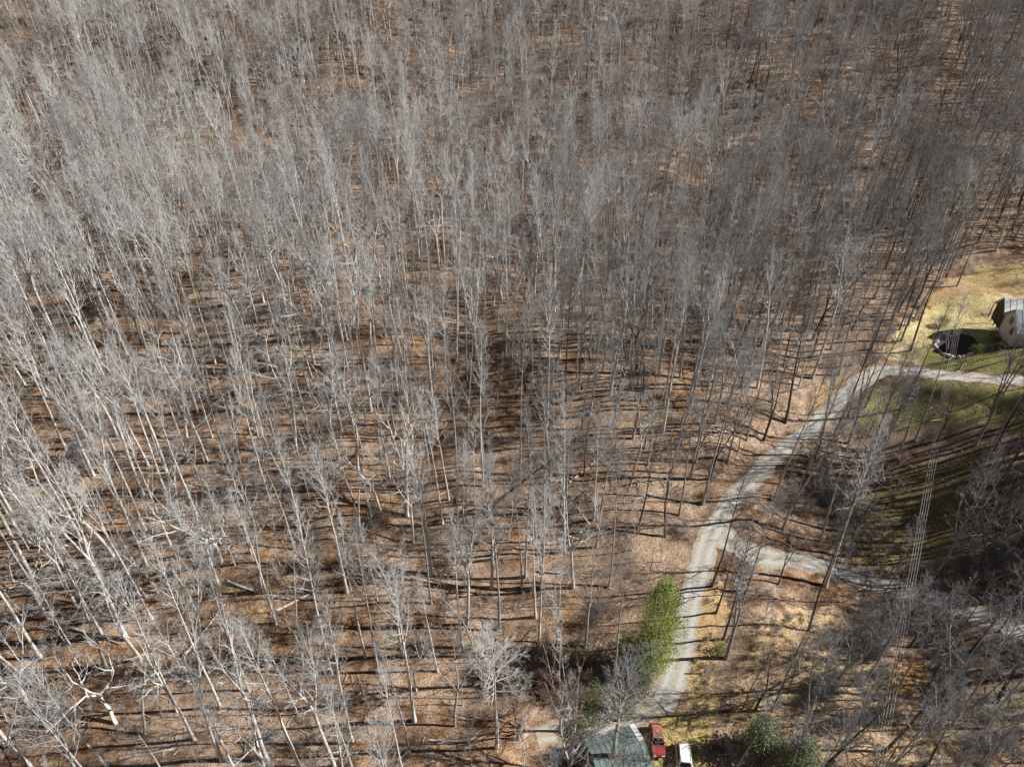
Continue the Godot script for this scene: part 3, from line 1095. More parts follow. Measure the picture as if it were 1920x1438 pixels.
func special_trees() -> void:
	var pale := {"bark": "pale_bark", "twig": "pale_twig"}
	var dark := {"bark": "dark_bark", "twig": "dark_twig"}
	var grey := {"bark": "grey_bark", "twig": "grey_twig"}
	single_tree("gnarled_tree", "gnarled white-barked bare tree with thick crooked limbs low on its trunk", 218, 1357, 501, 2.6, {"height": 18.0, "radius": 0.27, "clear": 0.3, "forks": 3, "fork_at": 0.28, "fork_angle": 40.0, "sway": 0.17, "wobble": 0.24, "limbs": 21, "reach": 0.3, "open": 58.0, "up": 0.06, "kids": [0, 5, 4, 3]}.merged(pale))
	single_tree("leaning_tree", "dark bare tree leaning far over in a long arc", 905, 958, 502, 0.0, {"height": 24.0, "radius": 0.33, "clear": 0.5, "limbs": 20, "reach": 0.24, "open": 50.0, "lean_to": Vector3(1.05, 0, -0.1), "sway": 0.03, "wobble": 0.15}.merged(dark))
	single_tree("forked_pale_tree", "pale bare tree with a white three-way fork halfway up its trunk", 763, 968, 503, 0.8, {"height": 26.0, "radius": 0.36, "clear": 0.34, "forks": 3, "fork_at": 0.3, "fork_angle": 20.0, "limbs": 30, "reach": 0.2, "open": 42.0, "sway": 0.05, "wobble": 0.14}.merged({"bark": "pale_bark", "twig": "white_twig"}))
	single_tree("forked_dark_tree", "dark bare tree split into two wide black limbs in mid wood", 1194, 702, 504, 1.4, {"height": 25.0, "radius": 0.42, "clear": 0.4, "forks": 2, "fork_at": 0.3, "fork_angle": 24.0, "limbs": 22, "reach": 0.26, "open": 50.0, "sway": 0.05, "wobble": 0.15}.merged(dark))
	single_tree("broad_pale_tree", "broad pale bare tree with thick white limbs spreading above a short trunk", 413, 1053, 505, 0.3, {"height": 22.0, "radius": 0.4, "clear": 0.36, "forks": 3, "fork_at": 0.34, "fork_angle": 30.0, "limbs": 24, "reach": 0.28, "open": 52.0, "sway": 0.08, "wobble": 0.18}.merged(pale))
	single_tree("drooping_tree", "white-twigged bare tree with a drooping brushy crown above dark brush", 932, 1402, 506, 0.5, {"height": 22.0, "radius": 0.2, "clear": 0.55, "limbs": 34, "reach": 0.2, "open": 84.0, "up": -0.05, "wobble": 0.1, "kids": [0, 9, 6, 3]}.merged({"bark": "pale_bark", "twig": "white_twig"}))
	single_tree("fan_tree", "grey bare tree with two stems and a fan-shaped crown beside the green roof", 1148, 1440, 507, 1.2, {"height": 25.0, "radius": 0.34, "clear": 0.42, "forks": 2, "fork_at": 0.2, "fork_angle": 12.0, "limbs": 30, "reach": 0.22, "open": 40.0, "sway": 0.03, "kids": [0, 8, 6, 4]}.merged(grey))
	single_tree("clump_tree", "clump of five slim pale stems rising together beside the green roof", 1066, 1446, 508, 0.0, {"height": 21.0, "radius": 0.24, "clear": 0.4, "forks": 5, "fork_at": 0.05, "fork_angle": 9.0, "limbs": 32, "reach": 0.16, "open": 46.0, "sway": 0.03}.merged(pale))
	single_tree("roadside_forked_tree", "bare tree with two joined trunks standing on the dry grass verge of the road", 1362, 1234, 509, 2.0, {"height": 26.0, "radius": 0.3, "clear": 0.45, "forks": 2, "fork_at": 0.22, "fork_angle": 9.0, "limbs": 28, "reach": 0.15, "open": 44.0}.merged(grey))
	single_tree("slanting_tree", "dark crooked bare tree slanting over rust-coloured dry grass", 1655, 1412, 510, 0.0, {"height": 18.0, "radius": 0.24, "clear": 0.4, "limbs": 18, "reach": 0.22, "open": 50.0, "lean_to": Vector3(0.6, 0, -0.2), "sway": 0.08, "wobble": 0.17}.merged(dark))
	single_tree("maple_tree", "dense dark-twigged round bare tree behind the brush thicket", 1050, 1372, 511, 0.0, {"height": 15.0, "radius": 0.2, "clear": 0.3, "forks": 4, "fork_at": 0.25, "fork_angle": 24.0, "limbs": 32, "reach": 0.24, "open": 46.0, "kids": [0, 8, 6, 3], "bark": "grey_bark", "twig": "red_twig"})

# ------------------------------------------------------------------ evergreens
func foliage(seed_: int, height: float, width: float, low: float, tufts: int, per: int, leaf: float, mat: Material, column: bool) -> ArrayMesh:
	var rng := RandomNumberGenerator.new()
	rng.seed = seed_
	var mb := MB.new()
	var lump := FastNoiseLite.new()
	lump.seed = seed_
	lump.frequency = 0.35
	for k in tufts:
		var t := rng.randf()
		var y := lerpf(low, height, t)
		var prof := pow(1.0 - t, 0.6) if not column else sqrt(maxf(0.0, 1.0 - pow(t, 3.5))) * lerpf(0.75, 1.0, smoothstep(0.0, 0.3, t))
		var a := rng.randf() * TAU
		var rr := width * 0.5 * maxf(prof, 0.06) * (0.78 + 0.85 * lump.get_noise_3d(cos(a) * 3.0, y, sin(a) * 3.0)) * pow(rng.randf(), 0.38)
		var c := Vector3(cos(a) * rr, y + rng.randfn() * 0.15, sin(a) * rr)
		var outw := Vector3(cos(a), rng.randf_range(-0.15, 0.6), sin(a)).normalized()
		for q in per:
			var p := c + Vector3(rng.randfn(), rng.randfn() * 0.7, rng.randfn()) * leaf * 1.5
			var d := (outw + Vector3(rng.randfn(), rng.randfn(), rng.randfn()) * 0.7).normalized()
			var s := d.cross(Vector3(rng.randfn(), rng.randfn(), rng.randfn())).normalized() * leaf * 0.26
			var l := d * leaf * rng.randf_range(0.7, 1.3)
			var nn := s.cross(d).normalized()
			if nn.y < 0.0:
				nn = -nn
				s = -s
			mb.face([p, p + l * 0.5 - s, p + l, p + l * 0.5 + s], nn)
	return mb.mesh(mat)

func evergreen(called: String, label: String, at: Vector3, height: float, width: float, low: float, tufts: int, leaf: float, mat: String, seed_: int, column := false, group := "") -> Node3D:
	var o := thing(called, label, "tree" if height > 3.0 else "shrub", at, 0.0, group)
	if height > 3.0:
		var tr := MB.new()
		var rng := RandomNumberGenerator.new()
		rng.seed = seed_
		tr.tube(stem_points(rng, Vector3(0, -0.3, 0), Vector3.UP, height * 0.95, 8, 0.02, 0.05), taper(0.012 * height + 0.05, 0.02, 9, 1.0), 6)
		for k in int(height * 2.5):
			var y := lerpf(low, height * 0.9, rng.randf())
			var a := rng.randf() * TAU
			tr.spike(Vector3(0, y, 0), Vector3(cos(a) * width * 0.4 * (1.2 - y / height), y + 0.5, sin(a) * width * 0.4 * (1.2 - y / height)), 0.05)
		part("trunk", tr.mesh(mats["dark_bark"]), o)
	part("foliage", foliage(seed_, height, width, low, tufts, 9, leaf, mats[mat], column), o)
	return o

func build_evergreens() -> void:
	var p := px(1222, 1252)
	evergreen("tall_evergreen", "tall bright green evergreen tree standing at the edge of the gravel road", p, 18.0, 6.4, 0.8, 1900, 0.21, "fresh_leaf", 601, true)
	evergreen("leaning_evergreen", "shorter bright green evergreen tree beside the tall roadside evergreen", px(1203, 1258), 8.0, 4.2, 0.3, 650, 0.24, "fresh_leaf", 602, true)
	evergreen("shaded_evergreen", "dull green evergreen standing in the shadow of the bright roadside evergreen", px(1172, 1238), 5.0, 4.0, 0.2, 380, 0.22, "dull_leaf", 603, true)
	for e in [[1118, 1315, 3.0, 4.5], [1160, 1325, 2.6, 4.0], [1100, 1372, 2.2, 4.0], [1080, 1255, 2.6, 3.6], [1018, 1235, 2.2, 3.4], [1205, 1290, 2.4, 3.0]]:
		evergreen("evergreen_bush", "low rounded green evergreen bush near the yard drive", px(e[0], e[1]), e[2], e[3], 0.0, 210, 0.22, "dull_leaf", 610 + int(e[0]), true, "evergreen bushes by the yard drive")
	evergreen("pine_tree", "bushy grey-green pine near the white car", px(1418, 1405), 6.5, 5.0, 0.3, 420, 0.3, "pine_needle", 621)
	evergreen("broad_pine_tree", "broad grey-green pine growing under leaning dark trunks", px(1490, 1446), 6.5, 7.5, 0.2, 620, 0.3, "pine_needle", 622)
	evergreen("verge_bush", "small bright green bush at the foot of a two-trunked roadside tree", px(1349, 1222), 1.7, 1.4, 0.0, 70, 0.2, "green_leaf", 623, true)
	evergreen("holly_tree", "small green evergreen alone among bare trunks in mid wood", px(1131, 660), 3.6, 1.9, 0.2, 110, 0.26, "green_leaf", 624, true)
	evergreen("small_evergreen", "tiny green evergreen sapling high in the bare wood", px(886, 552), 3.4, 1.7, 0.2, 80, 0.26, "green_leaf", 625, true)
	evergreen("lawn_shrub", "round blue-green shrub alone on the pale house lawn", px(1768, 610), 1.9, 2.2, 0.25, 110, 0.22, "pine_needle", 626, true)
	evergreen("garden_bush", "clipped olive bush at the corner of the stone-edged bed", px(1832, 662), 1.5, 2.6, 0.0, 160, 0.18, "green_leaf", 627, true)
	evergreen("wall_bush", "dark bush against the gable wall of the house", px(1862, 640), 2.0, 2.2, 0.0, 130, 0.2, "dull_leaf", 628, true)

# ------------------------------------------------------------------ buildings
func prism_roof(hx0: float, hx1: float, z0: float, z1: float, eave: float, ridge: float, over: float, thick: float, seams: float, mat: Material, parent: Node, odd_panel := -1, odd_mat: Material = null) -> void:
	# two slopes made of separate panels, ridge along x
	var zc := (z0 + z1) * 0.5
	var half := (z1 - z0) * 0.5
	var slope := (ridge - eave) / half
	for sg in [-1.0, 1.0]:
		var x := hx0 - over
		var k := 0
		var cnt := int(round((hx1 - hx0 + 2.0 * over) / seams))
		var step := (hx1 - hx0 + 2.0 * over) / cnt
		while k < cnt:
			var mb := MB.new()
			var a := Vector3(x + 0.008, ridge, zc + sg * 0.02)
			var reach := half + over
			var down := Vector3(0, -slope * reach, sg * reach)
			var along_x := Vector3(step - 0.016, 0, 0)
			var n := Vector3(0, 1.0, sg * slope).normalized()
			var l := down.length()
			var d := down / l
			var b := Basis(Vector3.RIGHT, n, d)
			if sg < 0:
				b = Basis(Vector3.LEFT, n, d)
			mb.box(a + along_x * 0.5 + d * l * 0.5 + n * thick * 0.5, Vector3(step - 0.016, thick, l), b)
			mb.box(a + Vector3(0.0, 0, 0) + d * l * 0.5 + n * (thick + 0.02), Vector3(0.05, 0.05, l), b)
			var o := part("roof_panel", mb.mesh(odd_mat if k == odd_panel and sg < 0 else mat), parent)
			if k == odd_panel and sg < 0:
				o.set_meta("label", "white roof panel")
			x += step
			k += 1

func gable_walls(x0: float, x1: float, z0: float, z1: float, eave: float, ridge: float, mat: Material, parent: Node) -> void:
	var zc := (z0 + z1) * 0.5
	for e in [["gable_wall", x0], ["gable_wall", x1]]:
		var mb := MB.new()
		var x: float = e[1]
		var w := 0.2 if x == x0 else -0.2
		for xx in [x, x + w]:
			var pts := [Vector3(xx, -0.6, z0), Vector3(xx, eave, z0), Vector3(xx, ridge, zc), Vector3(xx, eave, z1), Vector3(xx, -0.6, z1)]
			var outward := Vector3(-1, 0, 0) if (xx < x + w * 0.5 and w > 0) or (w < 0 and xx < x + w * 0.5) else Vector3(1, 0, 0)
			if outward.x > 0:
				pts.reverse()
			mb.face(pts, outward)
		part(e[0], mb.mesh(mat), parent)
	for e in [z0, z1]:
		var mb2 := MB.new()
		mb2.box(Vector3((x0 + x1) * 0.5, (eave - 0.6) * 0.5, e + (0.1 if e == z0 else -0.1)), Vector3(x1 - x0 - 0.01, eave + 0.6, 0.2))
		part("wall", mb2.mesh(mat), parent)

func window_on_x(x: float, y: float, z: float, h: float, w: float, parent: Node) -> void:
	var f := MB.new()
	f.box(Vector3(x, y, z - w * 0.5 - 0.05), Vector3(0.08, h + 0.2, 0.1))
	f.box(Vector3(x, y, z + w * 0.5 + 0.05), Vector3(0.08, h + 0.2, 0.1))
	f.box(Vector3(x, y + h * 0.5 + 0.05, z), Vector3(0.08, 0.1, w))
	f.box(Vector3(x, y - h * 0.5 - 0.05, z), Vector3(0.08, 0.1, w))
	f.box(Vector3(x - 0.005, y, z), Vector3(0.05, 0.05, w))
	var o := part("window", f.mesh(mats["dark_trim"]), parent)
	var g := MB.new()
	g.box(Vector3(x + 0.02, y, z), Vector3(0.03, h, w))
	part("pane", g.mesh(mats["dark_glass"]), o)

func build_house() -> void:
	mottled("cream_wall", Color(0.68, 0.64, 0.54), Color(0.74, 0.70, 0.61), Color(0.8, 0.76, 0.68), 0.05, Vector3(0.3, 0.3, 0.3), 21)
	mottled("grey_roof", Color(0.25, 0.27, 0.29), Color(0.33, 0.35, 0.37), Color(0.42, 0.44, 0.45), 0.05, Vector3(0.25, 0.25, 0.25), 22)
	mottled("white_roof", Color(0.66, 0.68, 0.68), Color(0.72, 0.74, 0.74), Color(0.78, 0.8, 0.8), 0.05, Vector3(0.25, 0.25, 0.25), 23)
	mottled("brown_board", Color(0.06, 0.045, 0.035), Color(0.11, 0.085, 0.065), Color(0.17, 0.13, 0.1), 0.05, Vector3(0.6, 0.2, 0.6), 24)
	plain("dark_trim", lin(0.05, 0.045, 0.04), 0.6)
	plain("dark_glass", lin(0.02, 0.025, 0.03), 0.08)
	var p := px(1897, 650)
	var o := thing("house", "cream house with grey and white gabled roofs at the edge of the lawn", "house", p, -0.2)
	gable_walls(0.0, 14.0, -6.6, 0.0, 3.4, 6.0, mats["cream_wall"], o)
	prism_roof(0.0, 14.0, -6.6, 0.0, 3.4, 6.0, 0.4, 0.12, 1.1, mats["grey_roof"], o)
	window_on_x(-0.03, 2.2, -2.1, 1.3, 0.9, o)
	window_on_x(-0.03, 3.6, -3.7, 1.3, 0.9, o)
	gable_walls(0.4, 14.0, -12.0, -6.7, 2.8, 5.3, mats["brown_board"], o)
	prism_roof(0.4, 14.0, -12.0, -6.7, 2.8, 5.3, 0.5, 0.12, 1.1, mats["white_roof"], o)
	for k in 4:
		var st := MB.new()
		st.box(Vector3(-0.3, 1.0, -11.7 + k * 1.5), Vector3(0.16, 3.0, 0.16))
		part("porch_post", st.mesh(mats["brown_board"]), o)
	# a stone-edged planting bed on the lawn
	mottled("mulch", Color(0.045, 0.03, 0.022), Color(0.085, 0.058, 0.042), Color(0.15, 0.105, 0.075), 0.06, Vector3(0.4, 0.4, 0.4), 25)
	mottled("pale_stone", Color(0.33, 0.32, 0.3), Color(0.5, 0.49, 0.46), Color(0.66, 0.65, 0.62), 0.04, Vector3(0.7, 0.7, 0.7), 26)
	var edge := smooth_line(px_poly([[1752, 648], [1768, 630], [1782, 622], [1800, 625], [1826, 632], [1838, 648], [1824, 664], [1796, 672], [1768, 664], [1752, 648]]), 0.75)
	var mid := Vector2.ZERO
	for e in edge:
		mid += e / edge.size()
	var bed := MB.new()
	for i in edge.size():
		var a: Vector2 = edge[i]
		var b: Vector2 = edge[(i + 1) % edge.size()]
		var prev := [a, b]
		for ring in 3:
			var s: float = [0.66, 0.33, 0.0][ring]
			var c := mid.lerp(a, s)
			var d := mid.lerp(b, s)
			var hh := [0.06, 0.22, 0.32, 0.36]
			var q0 := Vector3(prev[0].x, ground(prev[0].x, prev[0].y) + hh[ring], prev[0].y)
			var q1 := Vector3(prev[1].x, ground(prev[1].x, prev[1].y) + hh[ring], prev[1].y)
			var q2 := Vector3(d.x, ground(d.x, d.y) + hh[ring + 1], d.y)
			var q3 := Vector3(c.x, ground(c.x, c.y) + hh[ring + 1], c.y)
			var pts := [q0, q1, q2, q3] if ring < 2 else [q0, q1, q2]
			if (pts[1] - pts[0]).cross(pts[2] - pts[0]).y > 0:
				pts.reverse()
			bed.face(pts)
			prev = [c, d]
	var bo := structure("garden_bed", bed.mesh(mats["mulch"]))
	bo.set_meta("label", "dark mulch planting bed on the lawn")
	var rng := RandomNumberGenerator.new()
	rng.seed = 8
	var stones := []
	for k in 4:
		stones.append(stone_mesh(70 + k, mats["pale_stone"]))
	for i in edge.size():
		var e: Vector2 = edge[i]
		var scr := on_screen(Vector3(e.x, ground(e.x, e.y), e.y))
		if scr.x > 1815 and scr.y < 655:
			continue
		var st2 := solo("edging_stone", stones[i % 4], "rough pale stone edging the mulch bed on the lawn", "stone", Vector3(e.x, ground(e.x, e.y) + 0.1, e.y), "stones edging the planting bed")
		st2.rotation.y = rng.randf() * TAU
		st2.scale = Vector3.ONE * rng.randf_range(0.5, 0.95)
	for e in [[1786, 624, 1.3], [1776, 628, 1.0], [1795, 626, 0.9]]:
		var q := px(e[0], e[1])
		var st3 := solo("boulder", stones[int(e[0]) % 4], "large pale boulder at the upper corner of the mulch bed", "boulder", q + Vector3(0, 0.2, 0), "boulders of the planting bed")
		st3.scale = Vector3.ONE * e[2]
	var wq := px(1702, 1107)
	var ws := solo("white_stone", stone_mesh(80, plain("white_paint", lin(0.8, 0.8, 0.78), 0.6)), "flat white stone on the edge of the side road under the wires", "stone", wq + Vector3(0, 0.15, 0))
	ws.scale = Vector3(0.75, 0.5, 0.6)

func stone_mesh(seed_: int, mat: Material) -> ArrayMesh:
	var f := FastNoiseLite.new()
	f.seed = seed_
	f.frequency = 0.9
	var s := SphereMesh.new()
	s.radius = 0.5
	s.height = 0.75
	s.radial_segments = 10
	s.rings = 6
	var arr := s.get_mesh_arrays()
	var v: PackedVector3Array = arr[Mesh.ARRAY_VERTEX]
	for i in v.size():
		v[i] *= 1.0 + 0.45 * f.get_noise_3dv(v[i])
	var st := SurfaceTool.new()
	arr[Mesh.ARRAY_VERTEX] = v
	st.create_from_arrays(arr)
	st.generate_normals()
	var am := st.commit()
	am.surface_set_material(0, mat)
	return am

func build_shed() -> void:
	mottled("teal_roof", Color(0.09, 0.125, 0.122), Color(0.15, 0.205, 0.2), Color(0.24, 0.3, 0.29), 0.03, Vector3(0.25, 0.25, 0.25), 27)
	mottled("grey_board", Color(0.16, 0.14, 0.12), Color(0.25, 0.22, 0.19), Color(0.36, 0.33, 0.29), 0.05, Vector3(0.5, 0.2, 0.5), 28)
	var p := px(1155, 1428)
	var o := thing("shed", "low shed with teal green metal roof and one white panel, half hidden by branches", "shed", p + Vector3(0, 0.1, 0), 0.28)
	gable_walls(-3.1, 3.1, -2.4, 2.4, 2.3, 3.3, mats["grey_board"], o)
	prism_roof(-3.1, 3.1, -2.4, 2.4, 2.3, 3.3, 0.3, 0.06, 0.66, mats["teal_roof"], o, 9, mats["white_roof"])
	window_on_x(-3.13, 1.5, 0.8, 0.9, 0.9, o)
	var d := MB.new()
	d.box(Vector3(3.13, 0.95, 0.4), Vector3(0.06, 2.1, 1.0))
	var door := part("door", d.mesh(mats["brown_board"]), o)
	var h := MB.new()
	h.box(Vector3(3.19, 0.95, 0.75), Vector3(0.06, 0.12, 0.05))
	part("handle", h.mesh(mats["dark_trim"]), door)
	var q := px(1184, 1420)
	var drum := thing("drum", "small white drum with a rusty end on the grass beside the shed", "drum", q + Vector3(0, 0.32, 0), 0.6)
	var mb := MB.new()
	mb.tube(PackedVector3Array([Vector3(-0.5, 0, 0), Vector3(-0.48, 0, 0), Vector3(0.3, 0, 0), Vector3(0.45, 0, 0)]), PackedFloat32Array([0.2, 0.3, 0.3, 0.22]), 14, true)
	part("barrel", mb.mesh(mats["white_paint"]), drum)
	var mb2 := MB.new()
	mb2.tube(PackedVector3Array([Vector3(-0.56, 0, 0), Vector3(-0.505, 0, 0)]), PackedFloat32Array([0.23, 0.23]), 14, true)
	part("lid", mb2.mesh(plain("rust", lin(0.24, 0.09, 0.045), 0.9)), drum)
	# short wooden post with a cross arm by the road
	var pp := px(1321, 1262)
	var post := thing("wooden_post", "short dark wooden post with a cross arm on the road verge", "post", pp)
	var pm := MB.new()
	pm.box(Vector3(0, 0.6, 0), Vector3(0.14, 1.5, 0.14))
	part("upright", pm.mesh(mats["brown_board"]), post)
	var pa := MB.new()
	pa.box(Vector3(-0.25, 1.42, 0), Vector3(0.75, 0.18, 0.2))
	part("cross_arm", pa.mesh(mats["brown_board"]), post)

# ------------------------------------------------------------------ cars
func loft(rows: Array, mat: Material) -> ArrayMesh:
	# rows of equal length, closed rings; ends capped
	var mb := MB.new()
	var n: int = rows[0].size()
	var mid := Vector3.ZERO
	for r in rows:
		for p in r:
			mid += p / float(n * rows.size())
	for j in rows.size() - 1:
		for k in n:
			var q := [rows[j][k], rows[j][(k + 1) % n], rows[j + 1][(k + 1) % n], rows[j + 1][k]]
			var c: Vector3 = (q[0] + q[1] + q[2] + q[3]) * 0.25
			var nn: Vector3 = (q[2] - q[0]).cross(q[3] - q[1]).normalized()
			var axis_mid := Vector3(0, 0.55, c.z)
			if nn.dot(c - axis_mid) < 0:
				nn = -nn
			if (q[1] - q[0]).cross(q[2] - q[0]).dot(nn) > 0:
				q.reverse()
			mb.face(q, nn)
	for e in [0, rows.size() - 1]:
		var pts: Array = rows[e].duplicate()
		var nn2 := Vector3(0, 0, -1) if e == 0 else Vector3(0, 0, 1)
		if (pts[1] - pts[0]).cross(pts[2] - pts[0]).dot(nn2) > 0:
			pts.reverse()
		mb.face(pts, nn2)
	return mb.mesh(mat)

func car(called: String, label: String, p: Vector3, turn: float, paint: Material, length: float, width: float, tall: float, belt: float, hood: float, cab0: float, cab1: float, rails: bool, panel_tone: Material) -> Node3D:
	var o := thing(called, label, "car", p, turn)
	var hw := width * 0.5
	var L := length * 0.5
	var rows := []
	for e in [[-L, 0.84, belt * 0.78, 0.42], [-L + 0.12, 0.94, belt * 0.96, 0.3], [cab0, 1.0, belt, 0.24], [cab1, 1.0, belt, 0.24], [cab1 + 0.1, 1.0, hood + 0.08, 0.24], [L - 0.3, 0.96, hood, 0.26], [L - 0.08, 0.88, hood * 0.86, 0.32], [L, 0.78, hood * 0.7, 0.42]]:
		var w: float = hw * e[1]
		var z: float = e[0]
		var top: float = e[2]
		var bot: float = e[3]
		rows.append([Vector3(-w * 0.86, bot, z), Vector3(-w, bot + 0.12, z), Vector3(-w, top - 0.12, z), Vector3(-w * 0.92, top, z), Vector3(w * 0.92, top, z), Vector3(w, top - 0.12, z), Vector3(w, bot + 0.12, z), Vector3(w * 0.86, bot, z)])
	part("body", loft(rows, paint), o)
	# cabin: pillars and roof in paint, panes set just proud of it
	var bw := hw * 0.9
	var tw := hw * 0.74
	var f0 := cab1 - 0.62
	var r0 := cab0 + 0.3
	var A := [Vector3(-bw, belt, cab0), Vector3(bw, belt, cab0), Vector3(bw, belt, cab1), Vector3(-bw, belt, cab1)]
	var B := [Vector3(-tw, tall, r0), Vector3(tw, tall, r0), Vector3(tw, tall, f0), Vector3(-tw, tall, f0)]
	var cab := MB.new()
	var panes := [["rear_window", 0, 1, 0.1], ["side_window", 1, 2, 0.1], ["windshield", 2, 3, 0.08], ["side_window", 3, 0, 0.1]]
	for e in panes:
		var q := [A[e[1]], A[e[2]], B[e[2]], B[e[1]]]
		var c: Vector3 = (q[0] + q[1] + q[2] + q[3]) * 0.25
		var nn: Vector3 = (q[2] - q[0]).cross(q[3] - q[1]).normalized()
		if nn.dot(c - Vector3(0, belt, (cab0 + cab1) * 0.5)) < 0:
			nn = -nn
		if (q[1] - q[0]).cross(q[2] - q[0]).dot(nn) > 0:
			q.reverse()
		cab.face(q, nn)
		var g := MB.new()
		var gq := []
		for v in q:
			gq.append(c + (v - c) * Vector3(0.88, 0.84, 0.9) + nn * 0.012)
		g.face(gq, nn)
		part(e[0], g.mesh(mats["dark_glass"]), o)
	part("pillars", cab.mesh(paint), o)
	var roof := MB.new()
	var rr := []
	for e in [[r0 - 0.04, 0.94, -0.01], [r0 + 0.25, 1.0, 0.06], [(r0 + f0) * 0.5, 1.02, 0.085], [f0 - 0.25, 1.0, 0.06], [f0 + 0.04, 0.94, -0.01]]:
		var w2: float = tw * e[1] + 0.02
		rr.append([Vector3(-w2, tall - 0.01, e[0]), Vector3(-w2 * 0.8, tall + e[2] + 0.02, e[0]), Vector3(w2 * 0.8, tall + e[2] + 0.02, e[0]), Vector3(w2, tall - 0.01, e[0])])
	part("roof", loft(rr, panel_tone), o)
	for sx in [-1.0, 1.0]:
		if rails:
			var rl := MB.new()
			rl.tube(PackedVector3Array([Vector3(sx * tw * 0.93, tall + 0.12, r0 + 0.1), Vector3(sx * tw * 0.93, tall + 0.12, f0 - 0.1)]), PackedFloat32Array([0.03, 0.03]), 6, true)
			part("roof_rail", rl.mesh(mats["dark_trim"]), o)
		var mi := MB.new()
		mi.box(Vector3(sx * (hw + 0.1), belt + 0.06, cab1 - 0.25), Vector3(0.2, 0.15, 0.12))
		part("mirror", mi.mesh(paint), o)
		var hl := MB.new()
		hl.box(Vector3(sx * hw * 0.62, hood * 0.72, L - 0.03), Vector3(0.36, 0.16, 0.14))
		part("headlight", hl.mesh(mats["lamp_glass"]), o)
		var tl := MB.new()
		tl.box(Vector3(sx * hw * 0.7, belt * 0.72, -L + 0.02), Vector3(0.24, 0.3, 0.1))
		part("tail_light", tl.mesh(mats["tail_red"]), o)
		for z in [-L + 0.85, L - 0.9]:
			var ty := MB.new()
			ty.tube(PackedVector3Array([Vector3(-0.11, 0, 0), Vector3(-0.09, 0, 0), Vector3(0.09, 0, 0), Vector3(0.11, 0, 0)]), PackedFloat32Array([0.28, 0.33, 0.33, 0.28]), 18, true)
			var wheel := part("wheel", ty.mesh(mats["tyre"]), o, Vector3(sx * (hw - 0.08), 0.33, z))
			var ri := MB.new()
			ri.tube(PackedVector3Array([Vector3(-0.118, 0, 0), Vector3(0.118, 0, 0)]), PackedFloat32Array([0.19, 0.19]), 12, true)
			part("rim", ri.mesh(mats["rim_metal"]), wheel)
	for e in [["front_bumper", L - 0.02], ["rear_bumper", -L + 0.02]]:
		var bm := MB.new()
		bm.box(Vector3(0, 0.45, e[1]), Vector3(width * 0.86, 0.2, 0.14))
		part(e[0], bm.mesh(mats["dark_trim"]), o)
	var wp := MB.new()
	wp.box(Vector3(0, tall * 0.0 + hood + 0.03, cab1 + 0.06), Vector3(width * 0.7, 0.03, 0.08))
	part("wiper_cowl", wp.mesh(mats["dark_trim"]), o)
	return o

func build_cars() -> void:
	plain("tyre", lin(0.02, 0.02, 0.02), 0.9)
	plain("rim_metal", lin(0.5, 0.5, 0.5), 0.35, 0.8)
	plain("lamp_glass", lin(0.6, 0.6, 0.6), 0.1)
	plain("tail_red", lin(0.35, 0.02, 0.02), 0.2)
	var white := plain("white_car_paint", lin(0.78, 0.78, 0.78), 0.3)
	white.clearcoat_enabled = true
	var red := plain("red_car_paint", lin(0.27, 0.05, 0.045), 0.5)
	var faded := plain("faded_red_paint", lin(0.42, 0.17, 0.13), 0.6)
	var a := px(1282, 1436)
	car("white_car", "white estate car with roof rails parked on the grass", a, -0.1, white, 4.7, 1.85, 1.66, 1.02, 0.98, -2.25, 0.95, true, white)
	var b := px(1231, 1392)
	car("red_car", "red car with a faded roof parked beside the shed", b, -0.04, red, 4.1, 1.7, 1.4, 0.92, 0.86, -1.75, 0.75, false, faded)

